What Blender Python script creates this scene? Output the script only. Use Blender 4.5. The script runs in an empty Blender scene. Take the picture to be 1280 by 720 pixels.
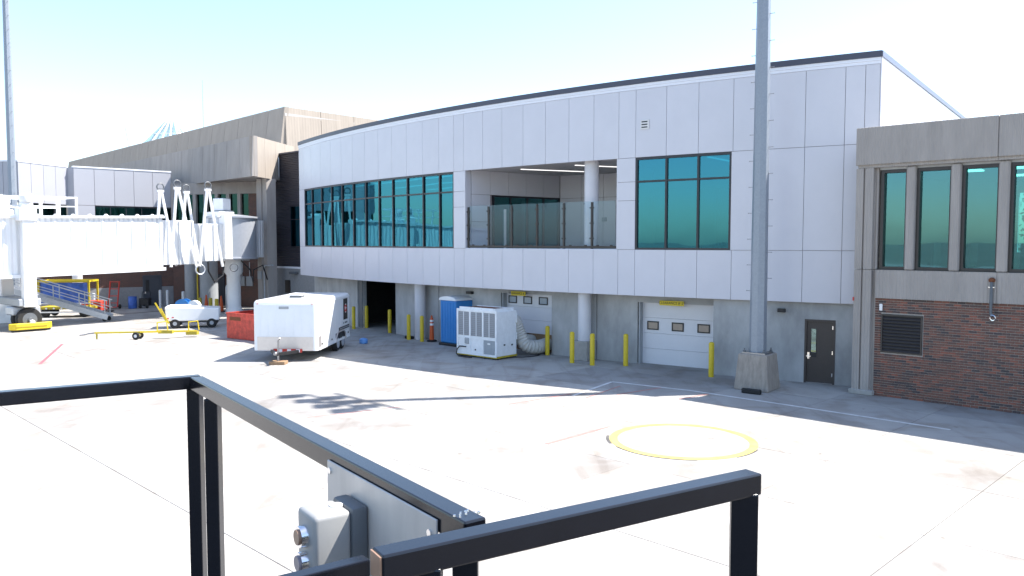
import bpy, bmesh, math, random
from mathutils import Vector, Matrix
random.seed(7)
R_ = math.radians
scene = bpy.context.scene
COL = scene.collection

# ------------------------------------------------------------------ camera, sky, sun, exposure
SUN_EL, SUN_AZ = 55.5, 9.5           # elevation; azimuth measured from +X towards +Y
cam = bpy.data.cameras.new('camera')
cam.lens = 28.125; cam.sensor_width = 36; cam.clip_start = 0.05; cam.clip_end = 5000
camo = bpy.data.objects.new('camera', cam); COL.objects.link(camo)
camo.location = (0, 0, 4.8)
camo.rotation_euler = (R_(90) - math.atan(58/1000), 0, 0)
scene.camera = camo
world = bpy.data.worlds.new('World'); scene.world = world; world.use_nodes = True
wn = world.node_tree; bg = wn.nodes['Background']
sky = wn.nodes.new('ShaderNodeTexSky'); sky.sky_type = 'NISHITA'; sky.sun_disc = False
sky.sun_elevation = R_(SUN_EL); sky.sun_rotation = R_(90 - SUN_AZ)
sky.altitude = 200; sky.air_density = 1.0; sky.dust_density = 1.0; sky.ozone_density = 1.0
wn.links.new(sky.outputs[0], bg.inputs[0]); bg.inputs[1].default_value = 0.135
sl = bpy.data.lights.new('sun', 'SUN'); sl.energy = 4.4; sl.angle = R_(0.53); sl.color = (1, .955, .89)
slo = bpy.data.objects.new('sun', sl); COL.objects.link(slo); slo.location = (60, 10, 80)
sd = Vector((math.cos(R_(SUN_AZ))*math.cos(R_(SUN_EL)), math.sin(R_(SUN_AZ))*math.cos(R_(SUN_EL)), math.sin(R_(SUN_EL))))
slo.rotation_euler = sd.to_track_quat('Z', 'Y').to_euler()
scene.view_settings.view_transform = 'Standard'; scene.view_settings.look = 'None'
scene.view_settings.gamma = 1; scene.view_settings.use_curve_mapping = False
scene.view_settings.exposure = 1.42
scene.render.engine = 'CYCLES'
scene.cycles.max_bounces = 8; scene.cycles.transparent_max_bounces = 16

# ------------------------------------------------------------------ materials
MATS = {}
def mat(name, col=(.5,.5,.5), rough=.6, metal=0, var=.08, scale=6, bump=0, bscale=40, spec=.5, stretch=None, rnd=0, emit=None, coat=0):
    """principled material with noise variation of the base colour, optional bump and per-object variation"""
    m = bpy.data.materials.new(name); m.use_nodes = True; MATS[name] = m
    nt = m.node_tree; N = nt.nodes; L = nt.links; b = N['Principled BSDF']
    b.inputs['Roughness'].default_value = rough; b.inputs['Metallic'].default_value = metal
    b.inputs['Specular IOR Level'].default_value = spec
    if coat: b.inputs['Coat Weight'].default_value = coat
    if emit:
        b.inputs['Emission Color'].default_value = (*emit[:3], 1); b.inputs['Emission Strength'].default_value = emit[3]
    tc = N.new('ShaderNodeTexCoord'); mp = N.new('ShaderNodeMapping')
    L.new(tc.outputs['Object'], mp.inputs[0])
    if stretch: mp.inputs['Scale'].default_value = stretch
    nz = N.new('ShaderNodeTexNoise'); nz.inputs['Scale'].default_value = scale; nz.inputs['Detail'].default_value = 6
    nz.inputs['Roughness'].default_value = .65
    L.new(mp.outputs[0], nz.inputs['Vector'])
    mr = N.new('ShaderNodeMapRange'); mr.inputs['From Min'].default_value = .25; mr.inputs['From Max'].default_value = .75
    mr.inputs['To Min'].default_value = 1 - var; mr.inputs['To Max'].default_value = 1 + var
    L.new(nz.outputs['Fac'], mr.inputs['Value'])
    mul = N.new('ShaderNodeMix'); mul.data_type = 'RGBA'; mul.blend_type = 'MULTIPLY'; mul.inputs['Factor'].default_value = 1
    mul.inputs['A'].default_value = (*col, 1)
    src = mr.outputs[0]
    if rnd:
        oi = N.new('ShaderNodeObjectInfo'); r2 = N.new('ShaderNodeMapRange')
        r2.inputs['To Min'].default_value = 1 - rnd; r2.inputs['To Max'].default_value = 1 + rnd
        L.new(oi.outputs['Random'], r2.inputs['Value'])
        mm = N.new('ShaderNodeMath'); mm.operation = 'MULTIPLY'; L.new(src, mm.inputs[0]); L.new(r2.outputs[0], mm.inputs[1]); src = mm.outputs[0]
    L.new(src, mul.inputs['B']); L.new(mul.outputs['Result'], b.inputs['Base Color'])
    if bump:
        n2 = N.new('ShaderNodeTexNoise'); n2.inputs['Scale'].default_value = bscale; n2.inputs['Detail'].default_value = 4
        L.new(mp.outputs[0], n2.inputs['Vector'])
        bp = N.new('ShaderNodeBump'); bp.inputs['Strength'].default_value = bump; bp.inputs['Distance'].default_value = .02
        L.new(n2.outputs['Fac'], bp.inputs['Height']); L.new(bp.outputs[0], b.inputs['Normal'])
    return m

def apron_material():
    m = bpy.data.materials.new('apron_concrete'); m.use_nodes = True; MATS['apron'] = m
    nt = m.node_tree; N = nt.nodes; L = nt.links; b = N['Principled BSDF']; b.inputs['Roughness'].default_value = .85
    b.inputs['Specular IOR Level'].default_value = .3
    geo = N.new('ShaderNodeNewGeometry')
    def noise(scale, detail=5, st=(1,1,1), rot=0, dist=0):
        mp = N.new('ShaderNodeMapping'); mp.inputs['Scale'].default_value = st; mp.inputs['Rotation'].default_value = (0,0,rot)
        L.new(geo.outputs['Position'], mp.inputs[0])
        n = N.new('ShaderNodeTexNoise'); n.inputs['Scale'].default_value = scale; n.inputs['Detail'].default_value = detail
        n.inputs['Distortion'].default_value = dist
        L.new(mp.outputs[0], n.inputs['Vector']); return n.outputs['Fac']
    def ramp(src, stops):
        r = N.new('ShaderNodeValToRGB'); L.new(src, r.inputs[0]); e = r.color_ramp.elements
        e[0].position, e[0].color = stops[0][0], (*stops[0][1], 1); e[1].position, e[1].color = stops[-1][0], (*stops[-1][1], 1)
        for p, c in stops[1:-1]: k = e.new(p); k.color = (*c, 1)
        return r.outputs[0]
    def mix(a, bb, f, mode='MULTIPLY'):
        x = N.new('ShaderNodeMix'); x.data_type = 'RGBA'; x.blend_type = mode
        if isinstance(f, float): x.inputs['Factor'].default_value = f
        else: L.new(f, x.inputs['Factor'])
        for s, v in (('A', a), ('B', bb)):
            if isinstance(v, tuple): x.inputs[s].default_value = (*v, 1)
            else: L.new(v, x.inputs[s])
        return x.outputs['Result']
    base = ramp(noise(.22, 6), [(.3, (.33,.32,.305)), (.7, (.42,.41,.39))])
    blot = ramp(noise(.9, 7, dist=.6), [(.36, (.78,.74,.70)), (.52, (1,1,1)), (.8, (1.05,1.04,1.02))])
    c = mix(base, blot, .8)
    streak = ramp(noise(1.3, 6, (.18, 1.6, 1), R_(28), 1.2), [(.30, (.55,.5,.47)), (.47, (1,1,1)), (1, (1,1,1))])
    near = N.new('ShaderNodeSeparateXYZ'); L.new(geo.outputs['Position'], near.inputs[0])
    c = mix(c, streak, .13)
    arcs = ramp(noise(.6, 4, (1.7, .25, 1), R_(-35), 2.2), [(.36, (.58,.50,.46)), (.45, (1,1,1)), (1, (1,1,1))])
    c = mix(c, arcs, .22)
    smear = ramp(noise(.33, 7, (1.0, .55, 1), R_(20), .9), [(.34, (.50,.45,.42)), (.44, (.78,.74,.71)), (.52, (1,1,1)), (1, (1,1,1))])
    c = mix(c, smear, .3)
    spots = ramp(noise(3.1, 2), [(.235, (.35,.32,.3)), (.27, (1,1,1)), (1, (1,1,1))])
    c = mix(c, spots, .6)
    grit = ramp(noise(45, 3), [(.3, (.9,.9,.9)), (.7, (1.06,1.06,1.06))])
    c = mix(c, grit, 1.0)
    oi = N.new('ShaderNodeObjectInfo')
    c = mix(c, ramp(oi.outputs['Random'], [(0, (.84,.84,.85)), (1, (1.10,1.09,1.07))]), 1.0)
    L.new(c, b.inputs['Base Color'])
    bp = N.new('ShaderNodeBump'); bp.inputs['Strength'].default_value = .25; bp.inputs['Distance'].default_value = .01
    L.new(noise(60, 3), bp.inputs['Height']); L.new(bp.outputs[0], b.inputs['Normal'])

def glass_material(name, tint, refl, fac, rough=.015):
    """tinted reflective float glass: part mirror, part tinted see-through"""
    m = bpy.data.materials.new(name); m.use_nodes = True; MATS[name] = m
    nt = m.node_tree; N = nt.nodes; L = nt.links; N.remove(N['Principled BSDF']); out = N['Material Output']
    tr = N.new('ShaderNodeBsdfTransparent'); tr.inputs[0].default_value = (*tint, 1)
    gl = N.new('ShaderNodeBsdfGlossy'); gl.inputs['Color'].default_value = (*refl, 1); gl.inputs['Roughness'].default_value = rough
    lf = N.new('ShaderNodeLayerWeight'); lf.inputs['Blend'].default_value = .5
    lw = N.new('ShaderNodeMath'); lw.operation = 'POWER'; lw.inputs[1].default_value = 5; L.new(lf.outputs['Facing'], lw.inputs[0])
    mr = N.new('ShaderNodeMapRange'); mr.inputs['From Max'].default_value = 1; mr.inputs['To Min'].default_value = fac; mr.inputs['To Max'].default_value = 1
    L.new(lw.outputs[0], mr.inputs['Value'])
    tcn = N.new('ShaderNodeTexCoord'); nz = N.new('ShaderNodeTexNoise'); nz.inputs['Scale'].default_value = .9; nz.inputs['Detail'].default_value = 1
    L.new(tcn.outputs['Object'], nz.inputs['Vector'])
    bp = N.new('ShaderNodeBump'); bp.inputs['Strength'].default_value = .12; bp.inputs['Distance'].default_value = .02
    L.new(nz.outputs['Fac'], bp.inputs['Height']); L.new(bp.outputs[0], gl.inputs['Normal'])
    mx = N.new('ShaderNodeMixShader'); L.new(mr.outputs[0], mx.inputs[0]); L.new(tr.outputs[0], mx.inputs[1]); L.new(gl.outputs[0], mx.inputs[2])
    L.new(mx.outputs[0], out.inputs['Surface'])
    return m

def brick_material():
    """fired clay: each brick gets its own colour (per object, and per island in the joined part)"""
    for nm, island in (('brick', False), ('brick_far', True)):
        m = bpy.data.materials.new(nm); m.use_nodes = True; MATS[nm] = m
        nt = m.node_tree; N = nt.nodes; L = nt.links; b = N['Principled BSDF']; b.inputs['Roughness'].default_value = .85
        if island: s = N.new('ShaderNodeNewGeometry').outputs['Random Per Island']
        else: s = N.new('ShaderNodeObjectInfo').outputs['Random']
        r = N.new('ShaderNodeValToRGB'); L.new(s, r.inputs[0]); e = r.color_ramp.elements; r.color_ramp.interpolation = 'LINEAR'
        e[0].position, e[0].color = 0, (.06,.05,.053,1); e[1].position, e[1].color = 1, (.26,.095,.064,1)
        for p, c in ((.15,(.10,.065,.06)), (.3,(.125,.072,.06)), (.55,(.165,.08,.06)), (.85,(.20,.088,.064))):
            k = e.new(p); k.color = (*c, 1)
        tc = N.new('ShaderNodeTexCoord'); nz = N.new('ShaderNodeTexNoise'); nz.inputs['Scale'].default_value = 25; nz.inputs['Detail'].default_value = 5
        L.new(tc.outputs['Object'], nz.inputs['Vector'])
        x = N.new('ShaderNodeMix'); x.data_type = 'RGBA'; x.blend_type = 'OVERLAY'; x.inputs['Factor'].default_value = .5
        L.new(r.outputs[0], x.inputs['A']); L.new(nz.outputs['Color'], x.inputs['B']); 
        x2 = N.new('ShaderNodeMix'); x2.data_type = 'RGBA'; x2.blend_type = 'MIX'; x2.inputs['Factor'].default_value = .75
        L.new(x.outputs['Result'], x2.inputs['A']); L.new(r.outputs[0], x2.inputs['B'])
        L.new(x2.outputs['Result'], b.inputs['Base Color'])

def brickwork_material():
    """brickwork too far off to tell the bricks apart"""
    m = bpy.data.materials.new('distant_brickwork'); m.use_nodes = True; MATS['brickwork'] = m
    nt = m.node_tree; N = nt.nodes; L = nt.links; b = N['Principled BSDF']; b.inputs['Roughness'].default_value = .9
    uv = N.new('ShaderNodeUVMap'); bt = N.new('ShaderNodeTexBrick')
    bt.inputs['Color1'].default_value = (.15,.062,.042,1); bt.inputs['Color2'].default_value = (.085,.045,.036,1)
    bt.inputs['Mortar'].default_value = (.2,.17,.15,1); bt.inputs['Scale'].default_value = 1
    bt.inputs['Brick Width'].default_value = .22; bt.inputs['Row Height'].default_value = .08; bt.inputs['Mortar Size'].default_value = .008
    L.new(uv.outputs[0], bt.inputs['Vector']); L.new(bt.outputs['Color'], b.inputs['Base Color'])

def ribbed_material(name, col, pitch, axis, strength, rough, var=.1, metal=0):
    """board-marked or corrugated surface: fine vertical (uv x) or horizontal (uv y) ribs as relief"""
    m = mat(name, col, rough, metal, var, 1.5, stretch=(1.2,1.2,.25))
    nt = m.node_tree; N = nt.nodes; L = nt.links; b = N['Principled BSDF']
    uv = N.new('ShaderNodeUVMap'); w = N.new('ShaderNodeTexWave'); w.bands_direction = axis
    w.inputs['Scale'].default_value = 2*math.pi/(20*pitch); w.inputs['Distortion'].default_value = .6 if axis == 'X' else 0; w.inputs['Detail'].default_value = 3
    L.new(uv.outputs[0], w.inputs['Vector'])
    bp = N.new('ShaderNodeBump'); bp.inputs['Strength'].default_value = strength; bp.inputs['Distance'].default_value = pitch*.4
    L.new(w.outputs['Fac'], bp.inputs['Height']); L.new(bp.outputs[0], b.inputs['Normal'])
    return m

apron_material(); brick_material(); brickwork_material()
ribbed_material('board_concrete', (.35,.318,.292), .10, 'X', .5, .9, .16)
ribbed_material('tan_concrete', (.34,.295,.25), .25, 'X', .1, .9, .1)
ribbed_material('dark_cladding', (.035,.033,.042), .12, 'Y', .8, .5, .05)
ribbed_material('corrugated_white', (.80,.80,.80), .28, 'X', .5, .45, .04)
glass_material('glass_teal', (.10,.42,.50), (.11,.44,.58), .29)
glass_material('glass_green', (.25,.58,.58), (.22,.46,.53), .26)
glass_material('glass_clear', (.90,.93,.94), (.36,.50,.70), .05)
glass_material('glass_door', (.35,.5,.5), (.55,.75,.75), .25)
glass_material('glass_sky', (.93,.97,.97), (.85,.93,.95), .15)
glass_material('glass_dark', (.05,.12,.12), (.12,.32,.30), .12)
mat('joint', (.07,.065,.06), .95, var=.3)
mat('panel', (.585,.578,.618), .26, var=.03, scale=.8, bump=.05, bscale=.7, rnd=.015, spec=.4)
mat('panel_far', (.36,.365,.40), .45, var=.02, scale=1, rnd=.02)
mat('backing', (.24,.20,.21), .8, var=.1)
mat('trim_white', (.74,.75,.80), .35, var=.02)
mat('coping_sunlit', (.13,.145,.20), .4, var=.04)  # the dark coping again, its colour lightened as if in sun
mat('coping', (.055,.058,.085), .4, var=.05)
mat('frame', (.018,.018,.024), .35, var=.1)
mat('bronze', (.03,.024,.022), .4, var=.1)
mat('wall_concrete', (.37,.375,.375), .85, var=.36, scale=.8, bump=.25, bscale=14, stretch=(1,1,.45))
mat('column_paint', (.58,.575,.60), .5, var=.04, scale=2)
mat('plinth_concrete', (.34,.33,.31), .9, var=.2, scale=5, bump=.4)
mat('pole_plinth', (.31,.275,.24), .95, var=.25, scale=5, bump=.5, bscale=30, stretch=(2,2,.5))
mat('galvanised', (.25,.28,.32), .42, .15, var=.1, scale=14)
mat('galv_light', (.55,.57,.60), .45, .5, var=.12, scale=9)
mat('steel', (.32,.32,.33), .35, .9, var=.1)
mat('door_white', (.66,.665,.70), .4, var=.025, scale=2, rnd=.01)
mat('white_paint', (.78,.78,.78), .4, var=.03, scale=3)
mat('white_metal', (.76,.77,.78), .3, var=.03, scale=2, coat=.3)
mat('white_dirty', (.76,.78,.80), .45, var=.08, scale=5)
mat('aluminium', (.62,.58,.56), .38, .6, var=.06)
mat('interior', (.62,.62,.60), .7, var=.04)
mat('interior_floor', (.16,.17,.17), .4, var=.2)
mat('soffit', (.42,.41,.42), .6, var=.04)
mat('ceiling', (.6,.6,.6), .8, var=.03)
mat('strip_lamp', (.9,.9,.9), .5, var=0, emit=(1,.98,.95,.5))
mat('panel_lamp', (.9,.9,.85), .5, var=0, emit=(1,.93,.75,3.0))
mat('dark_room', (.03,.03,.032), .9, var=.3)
mat('door_brown', (.055,.043,.038), .5, var=.06)
mat('door_grey', (.055,.06,.075), .5, var=.06)
mat('yellow', (.62,.46,.018), .5, var=.12, scale=9)
mat('yellow_sign', (.66,.52,.02), .5, var=.04)
mat('yellow_dark', (.42,.33,.03), .6, var=.1)
mat('ink', (.03,.025,.02), .6, var=.05)
mat('black', (.014,.014,.016), .5, var=.15)
mat('rail_black', (.006,.007,.011), .20, var=.15, scale=12, spec=.5)
mat('rubber', (.017,.017,.017), .8, var=.25, scale=20, bump=.3)
mat('red', (.50,.055,.035), .6, var=.5, scale=4)
mat('red_bright', (.5,.035,.02), .5, var=.1)
mat('orange', (.62,.10,.02), .5, var=.08)
mat('blue_plastic', (.025,.20,.52), .45, var=.06)
mat('blue_tarp', (.05,.13,.46), .45, var=.35, scale=3, bump=.6, bscale=5)
mat('blue_light', (.12,.30,.65), .3, var=.2)
mat('grey_box', (.33,.35,.37), .5, var=.08)
mat('grey_dark', (.11,.12,.13), .5, var=.1)
mat('rotunda_grey', (.42,.44,.48), .4, .3, var=.05)
mat('mesh_grey', (.25,.255,.27), .6, var=.08, scale=60)
mat('panel_grey', (.30,.33,.36), .45, var=.1)
mat('hose', (.50,.49,.46), .8, var=.15, scale=8, bump=.3)
mat('wood', (.30,.19,.11), .8, var=.2, scale=5, stretch=(6,1,1))
mat('rust', (.17,.06,.025), .9, var=.3, scale=20)
mat('control_grey', (.30,.30,.295), .45, var=.06, scale=10)
mat('control_plate', (.58,.545,.51), .40, .2, var=.12, scale=3, stretch=(3,3,.6))  # warm tint stands in for ground reflected in the aluminium
mat('chrome', (.75,.75,.76), .15, 1, var=.03)
mat('button_brown', (.30,.18,.12), .4, var=.1)
mat('button_grey', (.22,.20,.23), .4, var=.1)
mat('paint_yellow', (.60,.46,.12), .85, var=.3, scale=3)
mat('paint_white', (.58,.58,.58), .85, var=.25, scale=3)
mat('paint_red', (.42,.20,.18), .9, var=.3, scale=3)
mat('paint_red_strong', (.48,.09,.11), .9, var=.25, scale=3)
mat('paint_black', (.10,.095,.09), .9, var=.3, scale=3)
mat('mortar', (.46,.42,.39), .95, var=.15, scale=20)
mat('cmu', (.26,.26,.265), .9, var=.12)
mat('leaf', (.06,.10,.025), .7, var=.3)
mat('bark', (.09,.07,.05), .9, var=.3)
mat('terrain', (.20,.20,.17), .95, var=.25, scale=.02)
mat('roofing', (.45,.44,.43), .9, var=.1)
mat('plywood', (.16,.10,.07), .85, var=.2)

# ------------------------------------------------------------------ mesh helpers
class MB:
    """collects simple solids (in the frame T) and links them as one mesh object"""
    def __init__(s, T=None): s.v, s.f, s.T = [], [], T
    def p(s, q):
        q = Vector(q); return (s.T @ q) if s.T is not None else q
    def add(s, vs, fs):
        o = len(s.v); s.v += [s.p(q) for q in vs]; s.f += [tuple(o + i for i in f) for f in fs]; return s
    def hexa(s, b, t):
        return s.add(list(b) + list(t), [(3,2,1,0), (4,5,6,7), (0,1,5,4), (1,2,6,5), (2,3,7,6), (3,0,4,7)])
    def box(s, x0, x1, y0, y1, z0, z1):
        return s.hexa([(x0,y0,z0),(x1,y0,z0),(x1,y1,z0),(x0,y1,z0)], [(x0,y0,z1),(x1,y0,z1),(x1,y1,z1),(x0,y1,z1)])
    def bar(s, a, b, w, h=None, up=(0,0,1)):
        """rectangular bar from a to b, w wide, h high"""
        h = h or w; a, b = Vector(a), Vector(b); d = (b - a).normalized(); u = Vector(up)
        if abs(d.dot(u)) > .98: u = Vector((1,0,0))
        x = d.cross(u).normalized(); y = x.cross(d).normalized()
        q = lambda c: [c + x*w/2*i + y*h/2*j for i, j in ((-1,-1),(1,-1),(1,1),(-1,1))]
        return s.hexa(q(a), q(b))
    def cyl(s, a, b, r, r2=None, n=12, caps=True):
        r2 = r if r2 is None else r2; a, b = Vector(a), Vector(b); d = (b - a).normalized()
        u = Vector((0,0,1)) if abs(d.z) < .95 else Vector((1,0,0)); x = d.cross(u).normalized(); y = x.cross(d).normalized()
        vs = [c + (x*math.cos(2*math.pi*i/n) + y*math.sin(2*math.pi*i/n))*rr for c, rr in ((a, r), (b, r2)) for i in range(n)]
        fs = [(i, (i+1) % n, n + (i+1) % n, n + i) for i in range(n)]
        if caps: fs += [tuple(range(n))[::-1], tuple(range(n, 2*n))]
        return s.add(vs, fs)
    def tube(s, pts, r, n=8, closed=False):
        pts = [Vector(q) for q in pts]; m = len(pts); vs = []; px = None
        for i, c in enumerate(pts):
            if closed: d = pts[(i+1) % m] - pts[i-1]
            else: d = pts[min(i+1, m-1)] - pts[max(i-1, 0)]
            d.normalize()
            if px is None:
                u = Vector((0,0,1)) if abs(d.z) < .9 else Vector((1,0,0)); x = d.cross(u).normalized()
            else: x = (px - d*px.dot(d)).normalized()
            px = x; y = x.cross(d); rr = r[i] if isinstance(r, (list, tuple)) else r
            vs += [c + (x*math.cos(2*math.pi*k/n) + y*math.sin(2*math.pi*k/n))*rr for k in range(n)]
        fs = []
        for i in range(m if closed else m-1):
            a, b = i*n, ((i+1) % m)*n
            fs += [(a+k, a+(k+1) % n, b+(k+1) % n, b+k) for k in range(n)]
        if not closed: fs += [tuple(range(n))[::-1], tuple(range((m-1)*n, m*n))]
        return s.add(vs, fs)
    def lathe(s, prof, c=(0,0,0), n=20, axis='z'):
        vs = []; c = Vector(c)
        for r, h in prof:
            for k in range(n):
                a = 2*math.pi*k/n; e = (r*math.cos(a), r*math.sin(a), h)
                if axis == 'y': e = (e[0], h, e[1])
                if axis == 'x': e = (h, e[0], e[1])
                vs.append(c + Vector(e))
        m = len(prof); fs = [(i*n+k, i*n+(k+1) % n, (i+1)*n+(k+1) % n, (i+1)*n+k) for i in range(m-1) for k in range(n)]
        fs += [tuple(range(n))[::-1], tuple(range((m-1)*n, m*n))]
        return s.add(vs, fs)
    def prism(s, poly, z0, z1):
        n = len(poly); vs = [(x, y, z0) for x, y in poly] + [(x, y, z1) for x, y in poly]
        return s.add(vs, [tuple(range(n))[::-1], tuple(range(n, 2*n))] + [(i, (i+1) % n, n+(i+1) % n, n+i) for i in range(n)])
    def arc(s, a0, a1, r0, r1, z0, z1, n=1):
        """curved slab about the facade's centre, angles in degrees"""
        vs = []
        for i in range(n+1):
            a = a0 + (a1-a0)*i/n
            vs += [pol(r0,a,z0), pol(r1,a,z0), pol(r1,a,z1), pol(r0,a,z1)]
        fs = [(3,2,1,0), tuple(4*n+k for k in range(4))]
        for i in range(n):
            o = 4*i; fs += [(o+k, o+(k+1) % 4, o+4+(k+1) % 4, o+4+k) for k in range(4)]
        return s.add(vs, fs)
    def torus(s, c, R, r, nrm, n=20, m=6):
        c, nrm = Vector(c), Vector(nrm).normalized(); u = Vector((0,0,1)) if abs(nrm.z) < .9 else Vector((1,0,0)); x = nrm.cross(u).normalized(); y = nrm.cross(x)
        return s.tube([c + (x*math.cos(2*math.pi*i/n) + y*math.sin(2*math.pi*i/n))*R for i in range(n)], r, m, True)
    def build(s, name, material, parent=None, smooth=False, bevel=0, bevel_test=None, uv=None, segs=1):
        off = Vector((0,0,0)); q = parent
        while q is not None: off += q.location; q = q.parent
        me = bpy.data.meshes.new(name); me.from_pydata([v - off for v in s.v], [], s.f)
        bm = bmesh.new(); bm.from_mesh(me)
        bmesh.ops.recalc_face_normals(bm, faces=bm.faces[:])
        if bevel:
            ed = [e for e in bm.edges if len(e.link_faces) == 2 and e.calc_face_angle(0) > .5 and (bevel_test is None or bevel_test(e, off))]
            bmesh.ops.bevel(bm, geom=ed, offset=bevel, segments=segs, affect='EDGES', profile=.5, clamp_overlap=True)
        if uv:   # (direction, ) metres along a horizontal direction, and height
            l = bm.loops.layers.uv.new('UVMap'); d = Vector((uv[0], uv[1], 0)).normalized()
            for f in bm.faces:
                for lp in f.loops: lp[l].uv = ((lp.vert.co + off).dot(d), lp.vert.co.z + off.z)
        bm.to_mesh(me); bm.free()
        if smooth:
            for pl in me.polygons: pl.use_smooth = True
            try: me.set_sharp_from_angle(angle=R_(40))
            except Exception: pass
        me.materials.append(MATS[material])
        o = bpy.data.objects.new(name, me); COL.objects.link(o); o.parent = parent
        return o

def tag(o, label=None, cat=None, group=None, kind=None):
    if label: o['label'] = label
    if cat: o['category'] = cat
    if group: o['group'] = group
    if kind: o['kind'] = kind
    return o
def thing(name, label, cat, loc=(0,0,0), rz=0, group=None):
    o = bpy.data.objects.new(name, None); COL.objects.link(o); o.location = loc; o.rotation_euler = (0,0,rz)
    o.empty_display_size = .2
    return tag(o, label, cat, group)
def holder(name, parent):
    return None
def copy_tree(o, parent=None):
    c = o.copy(); COL.objects.link(c); c.parent = parent
    for ch in [k for k in list(o.children)]: copy_tree(ch, c)
    return c
def frame(o, xdir, z=0):
    """local frame: x along xdir, y to its left, z up, origin o"""
    x = Vector((xdir[0], xdir[1], 0)).normalized(); y = Vector((-x.y, x.x, 0))
    return Matrix(((x.x, y.x, 0, o[0]), (x.y, y.y, 0, o[1]), (0, 0, 1, z), (0, 0, 0, 1)))
def text_mesh(name, body, size, T, material, parent, depth=.004):
    cu = bpy.data.curves.new(name, 'FONT'); cu.body = body; cu.size = size; cu.extrude = depth; cu.align_x = 'CENTER'; cu.align_y = 'CENTER'
    tmp = bpy.data.objects.new(name, cu); COL.objects.link(tmp)
    dg = bpy.context.evaluated_depsgraph_get(); me = bpy.data.meshes.new_from_object(tmp.evaluated_get(dg))
    bpy.data.objects.remove(tmp)
    off = Vector((0,0,0)); q = parent
    while q is not None: off += q.location; q = q.parent
    me.transform(Matrix.Translation(-off) @ T); me.materials.clear(); me.materials.append(MATS[material])
    o = bpy.data.objects.new(name, me); COL.objects.link(o); o.parent = parent; return o
def text_frame(p, xdir):
    """frame for text standing upright at p, reading along xdir"""
    x = Vector((xdir[0], xdir[1], 0)).normalized(); y = Vector((0,0,1)); z = x.cross(y)
    return Matrix(((x.x,y.x,z.x,p[0]), (x.y,y.y,z.y,p[1]), (x.z,y.z,z.z,p[2]), (0,0,0,1)))

# facade arc: centre, radius of the outer panel face
CX, CY, RF = 43.054, 83.647, 65.734
def pol(r, a, z): return (CX + r*math.cos(R_(a)), CY + r*math.sin(R_(a)), z)
def dg(m, r=RF): return math.degrees(m/r)

# ------------------------------------------------------------------ ground
g = MB().box(-1500, 1500, -1500, 2500, -.6, -.035).build('ground', 'terrain'); tag(g, kind='structure')
ap = MB().prism([(-140,-60),(140,-60),(140,150),(-140,150)], -.3, -.012).build('apron', 'apron'); tag(ap, kind='structure')
jb = MB().prism([(-60,8),(8,-30),(60,20),(0,88)], -.2, -.0085).build('joint_filler', 'joint', ap)
LA = [-12.0, -7.2, -2.4, 2.4, 8.2, 14.8, 19.6, 24.2, 29.0, 33.8, 38.6, 43.4]
LB = [-6.8, -2.5, 1.8, 6.1, 10.4, 14.5, 18.8, 23.1, 27.4, 31.7, 36.0, 40.3, 44.6, 48.9, 53.2, 57.5, 61.8, 66.1, 70.4, 74.7, 79.0]
slab_cache = {}
for i in range(len(LA)-1):
    for j in range(len(LB)-1):
        da, db = LA[i+1]-LA[i], LB[j+1]-LB[j]
        k = (round(da,2), round(db,2))
        def xy(a, b): return ((a-b)/2, (a+b)/2)
        c = xy((LA[i]+LA[i+1])/2, (LB[j]+LB[j+1])/2)
        if c[1] < 3 or abs(c[0]) > .75*c[1] + 9: continue
        if k not in slab_cache:
            e = .009
            me = MB().prism([xy(-da/2+e, -db/2+e), xy(da/2-e, -db/2+e), xy(da/2-e, db/2-e), xy(-da/2+e, db/2-e)], -.03, 0)
            slab_cache[k] = me.build('slab', 'apron', ap, bevel=.006); o = slab_cache[k]
        else:
            o = slab_cache[k].copy(); COL.objects.link(o)
        o.parent = ap; o.location = (c[0], c[1], random.uniform(-.002, .0015))
# painted markings, a few millimetres above the concrete
mk = []
def line(pts, w, m, name='painted_line', z=.006):
    b = MB()
    for p, q in zip(pts, pts[1:]):
        p, q = Vector((*p, 0)), Vector((*q, 0)); d = (q-p).normalized(); n = Vector((-d.y, d.x, 0))*w/2
        b.hexa([p-n, q-n, q+n, p+n], [v + Vector((0,0,z)) for v in (p-n, q-n, q+n, p+n)])
    o = b.build(name, m, ap); return o
def ring(c, r0, r1, m, name, a0=0, a1=360, z=.006):
    b = MB(); n = max(8, int((a1-a0)/4)); vs = []; fs = []
    for i in range(n+1):
        a = R_(a0 + (a1-a0)*i/n); vs += [(c[0]+r*math.cos(a), c[1]+r*math.sin(a), z) for r in (r0, r1)]
        if i: fs.append((2*i-2, 2*i-1, 2*i+1, 2*i))
    b.add(vs, fs).build(name, m, ap)
ring((4.13, 19.12), 1.56, 1.76, 'paint_yellow', 'yellow_circle')
ring((4.13, 19.12), 1.765, 1.80, 'paint_black', 'circle_outline', 200, 268, .0055)
ring((4.13, 19.12), 1.77, 1.84, 'paint_black', 'circle_outline', 165, 190, .0055)
ring((4.13, 19.12), 1.765, 1.80, 'paint_black', 'circle_outline', 300, 330, .0055)
line([(1.9,24.72),(3.43,27.2),(5.72,25.62),(8.21,23.2),(11.2,20.2)], .10, 'paint_white')
line([(-.1,23.4),(1.85,25.0)], .09, 'paint_red', z=.0045)
line([(3.3,24.9),(4.9,26.1)], .07, 'paint_red', z=.0045)
line([(2.3,24.4),(3.6,26.4)], .05, 'paint_red', z=.0045)
line([(.82,18.76),(2.54,20.57)], .09, 'paint_red')
line([(5.1,24.2),(6.2,25.0)], .07, 'paint_red', z=.0045)
line([(-18.54,31.2),(-21.11,37.35)], .12, 'paint_red_strong')
line([(-5.6,21.6),(-3.0,23.2)], .06, 'paint_red', z=.0045)

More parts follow.
